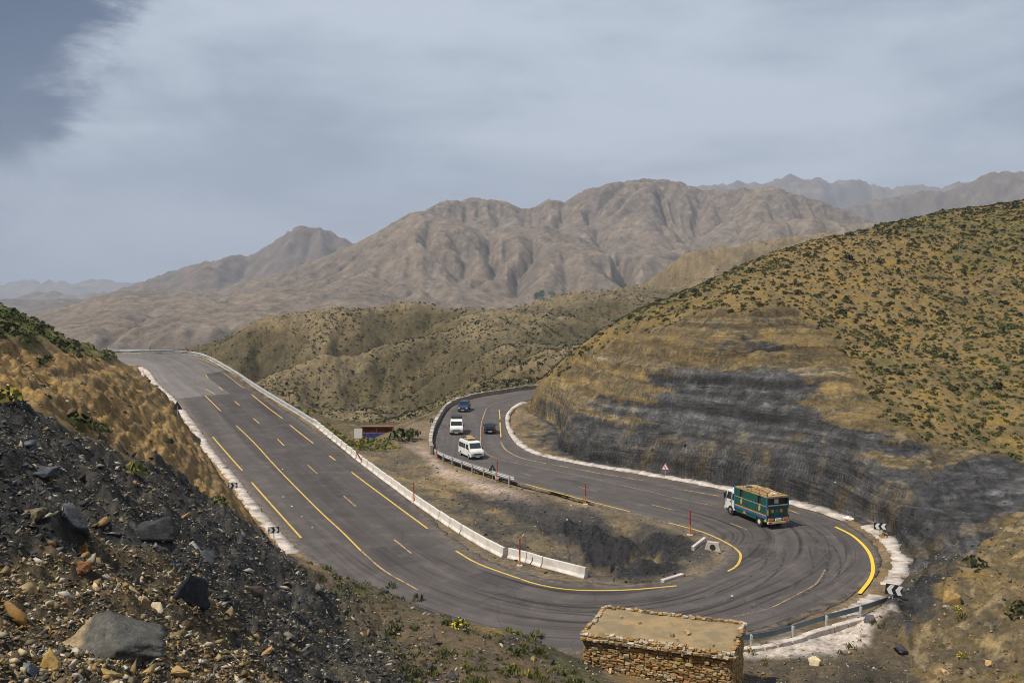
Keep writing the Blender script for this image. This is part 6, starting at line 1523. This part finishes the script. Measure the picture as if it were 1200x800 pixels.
# cushions all over the right-hand hill
rg = np.random.default_rng(91); n = 60000; X = rg.uniform(2, 150, n); Y = rg.uniform(85, 225, n); g = ground(X, Y, True); M = g[3]; px, py = to_px(np.stack([X, Y, g[0]], 1))
cl = fbm(X / 6, Y / 6, 3, seed=92); lowd = sstep(440, 520, py) * (px > 1000)
dn = M['right'] * (1 - sstep(.2, .8, M['cut'])) * (g[1] > 5) * np.clip(.52 + .26 * cl + .14 * sstep(900, 1150, px), .12, 1) * (1 - .3 * lowd)
k = (rg.random(n) < dn) & seen(X, Y, g[0] + .5, .004) & (px < 1300)
X, Y, Z, px, py = X[k], Y[k], g[0][k], px[k], py[k]; sz = np.clip(np.exp(rg.normal(math.log(.225), .48, len(X))), .09, .95) 
gr = rg.random(len(X)) < (.10 + .55 * sstep(1000, 1150, px) * sstep(300, 420, py))
plants('shrub', X[~gr], Y[~gr], Z[~gr], sz[~gr], PAL_BUSH, 'dark cushion shrub on the ochre hillside above the shale cut', 'shrub', 'dark shrubs on the right hillside', 290, BUSH, BUSH_S, 93, 'hillside_scrub')
plants('grass_clump', X[gr], Y[gr], Z[gr], sz[gr] * 1.05, PAL_GRN, 'green clump of low growth on the lower right hillside', 'plant', 'green clumps on the right hillside', 120, BUSH, BUSH_S, 94, 'hillside_greenery')
# green scrub along the top of the left hill
rg = np.random.default_rng(95); X, Y = polar(2600, -31, -20, 50, 160, rg); g = ground(X, Y, True); k = (rg.random(len(X)) < g[3]['lefttop'] * .8 + .04 * g[3]['tancut']) & seen(X, Y, g[0] + .5, .004); X, Y, Z = X[k], Y[k], g[0][k]
plants('bush', X, Y, Z, np.clip(np.exp(rg.normal(math.log(.36), .4, len(X))), .18, 1.1), np.concatenate([PAL_GRN, PAL_BUSH, PAL_GRN]), 'green bush in the scrub along the top of the left hill', 'bush', 'bushes on top of the left hill', 160, BUSH, BUSH_S, 96, 'hilltop_scrub')
# tufts on the slope above the hut and at the lower right
rg = np.random.default_rng(97); X, Y = polar(5200, -20, 29, 34, 66, rg); g = ground(X, Y, True); cl = fbm(X / 3, Y / 3, 3, seed=98)
hutm = ~((X > 3) & (X < 14.5) & (Y > 47.5) & (Y < 58)); k = (rg.random(len(X)) < (g[3]['scrub'] * .62 + (X > 14) * (g[2]) * .10) * (cl > -.05)) & hutm & (g[1] > 1.0) & seen(X, Y, g[0] + .3, .02); X, Y, Z = X[k], Y[k], g[0][k]
plants('grass_tuft', X, Y, Z, np.clip(np.exp(rg.normal(math.log(.24), .4, len(X))), .1, .6), np.concatenate([PAL_GRN, PAL_YEL, PAL_GRN]), 'green tuft on the brown slope between the rubble and the hut', 'plant', 'green tufts on the near slope', 130, TUFT, TUFT, 99, 'slope_grass')
# weeds outside the barriers and round the stall
rg = np.random.default_rng(100); pxs = rg.uniform(330, 490, 420); pys = np.interp(pxs, [330, 370, 410, 440, 490], [474, 497, 520, 521, 518]) + rg.uniform(-6, 7, 420); q = pick(pxs, pys); s_, u_, w_ = road_uv(q[:, 0], q[:, 1]); k = (u_ > 1 + 1.4 / w_); q = q[k]
plants('weed', q[:, 0], q[:, 1], q[:, 2], np.clip(np.exp(rg.normal(math.log(.38), .35, len(q))), .15, .9), np.concatenate([PAL_YEL, PAL_GRN, np.array([(.30,.19,.05),(.36,.24,.06)])]), 'yellow green weed in the strip between the barriers and the stall', 'plant', 'weeds between barriers and stall', 150, BUSH, BUSH_S, 101, 'verge_weeds')
# single plants that stand out
def plant(px, py, s, label, pal, shapes=BUSH, flowers=None, name='shrub', cat='shrub', seed=0):
    p = pick([px], [py])[0]; r_ = random.Random(seed + int(px)); V, F = r_.choice(shapes)[:2]
    root = empty(name, tuple(p), r_.random() * 6); tag(root, label, cat)
    nn = len(V); t = pal[np.repeat(np.random.default_rng(seed + int(px)).integers(0, len(pal), nn // 4), 4)]; o = mesh_np('foliage', V * s, F, M_LEAF, root, attrs={'tint': t})
    MB().tube((0, 0, -.2), (0, 0, s * .5), s * .07, 6, s * .03).build('stem', M_PLANK, root)
    if flowers:
        Vf, Ff = cushion(34, r_, .10, .95, .9); mesh_np('flowers', Vf * s * 1.08, Ff, M_LEAF, root, attrs={'tint': np.ones((len(Vf), 3)) * np.array(flowers)})
plant(93, 502, 1.05, 'dark green rounded bush at the upper edge of the rubble', PAL_GRN * .75); plant(118, 507, .7, 'small green bush right of the dark rounded bush', PAL_GRN); plant(8, 470, .8, 'yellow flowering bush at the left edge above the rubble', PAL_YEL, flowers=(.55, .42, .03))
plant(156, 554, .75, 'yellow green bush on the tan slope above the slate', PAL_YEL); plant(258, 592, .75, 'bright yellow green bush near the left kerb', PAL_YEL, flowers=(.40, .36, .03)); plant(540, 736, .62, 'yellow flowering plant on the lip of the near slope', PAL_GRN, TUFT, (.70, .55, .02))
plant(1142, 662, .8, 'dark round bush on the tan bank', PAL_BUSH); plant(1192, 718, .9, 'dark green bush at the right edge of the picture', PAL_BUSH); plant(1122, 715, .35, 'small yellow flowering plant below the tan bank', PAL_YEL, TUFT, (.70, .60, .03)); plant(1128, 770, .4, 'yellow flowering weed at the lower right', PAL_YEL, TUFT, (.65, .50, .03))
plant(881, 765, .45, 'pale yellow green weed at the corner of the hut and the apron', PAL_YEL * 1.5, TUFT); plant(470, 514, 1.9, 'dark green bush at the right end of the stall', PAL_GRN * .6); plant(482, 512, 1.7, 'second dark green bush farther right of the stall', PAL_GRN * .55)
plant(1036, 630, .5, 'dry ochre bush beside the chevron board under the shale cut', np.array([(.30,.19,.05),(.24,.15,.04)]))
plant(628, 748, .7, 'green leafy weed mat left of the hut corner', PAL_GRN, TUFT); plant(598, 790, .5, 'bright green weed near the bottom edge', PAL_GRN * 1.2, TUFT); plant(458, 688, .55, 'green weed at the top lip of the near slope', PAL_GRN, TUFT); plant(490, 703, .6, 'green weed left of the yellow flowering plant', PAL_GRN, TUFT)
# dots of scrub over the hills beyond
rg = np.random.default_rng(103); X, Y = polar(150000, -21, 24, 190, 800, rg); g = ground(X, Y, True); cl = fbm(X / 25, Y / 25, 4, seed=104); k = (rg.random(len(X)) < (~g[2] | (Y > 252)) * np.clip(.30 + .35 * cl, .06, .8) * (1 - .6 * sstep(420, 650, Y))) & (g[1] > 8) & seen(X, Y, g[0] + .5, .003); X, Y, Z = X[k], Y[k], g[0][k]
n = len(X); s = np.clip(np.exp(rg.normal(math.log(.30), .40, n)), .12, .9); V, F, Cc = join(SPECK, rg.integers(0, 4, n), np.stack([X, Y, Z], 1), s, rotm(n, rg, .1), PAL_BUSH[rg.integers(0, 6, n)] * 1.1); tag(mesh_np('distant_scrub', V, F, M_LEAF, attrs={'tint': Cc}), kind='stuff'); print('specks', n)
# the clump of trees far off in the valley
def far_trees():
    UX, UY, UZ = MAIN; pxm, pym = to_px(np.stack([UX, UY, UZ], -1)); r_ = random.Random(6); tr = None
    for i, (px, py, h) in enumerate(((626,351,9),(630,350,11),(634,350,9),(638,348,11),(642,348,10),(645,349,8),(632,353,8))):
        m = np.where(np.abs(pxm - px) < 4, np.abs(pym - py) + .004 * UY, 1e9); e = np.argmin(m); p = (UX.ravel()[e], UY.ravel()[e], UZ.ravel()[e])
        root = empty('tree', p); tag(root, 'green tree in the small clump far off at the foot of the mountain', 'tree', 'far trees in the valley')
        MB().tube((0, 0, -1), (0, 0, h * .6), h * .05, 6, h * .02).build('trunk', M_PLANK, root)
        V, F = cushion(70, r_, .22, 1.1, .8); mesh_np('crown', V * h * .55 + np.array([0, 0, h * .42]), F, M_LEAF, root, attrs={'tint': np.ones((len(V), 3)) * np.array((.060, .115, .035)) * r_.uniform(.8, 1.2)})
far_trees()
# ------------------------------------------------------------------ haze
def haze():
    m = bpy.data.materials.new('haze_air'); m.use_nodes = True; k = NT(m.node_tree)
    k.n.remove(k.n['Principled BSDF'])
    v = k.new('ShaderNodeVolumePrincipled'); v.inputs['Color'].default_value = (.60, .69, .84, 1); v.inputs['Density'].default_value = HAZE_D
    v.inputs['Anisotropy'].default_value = 0.0
    k.l.new(v.outputs[0], k.n['Material Output'].inputs['Volume'])
    mb = MB(); mb.box(-9500, 9500, -9500, 9500, -200, 800)
    o = mb.build('haze', m); tag(o, kind='stuff')
HAZE_D = 1.25e-4
haze()
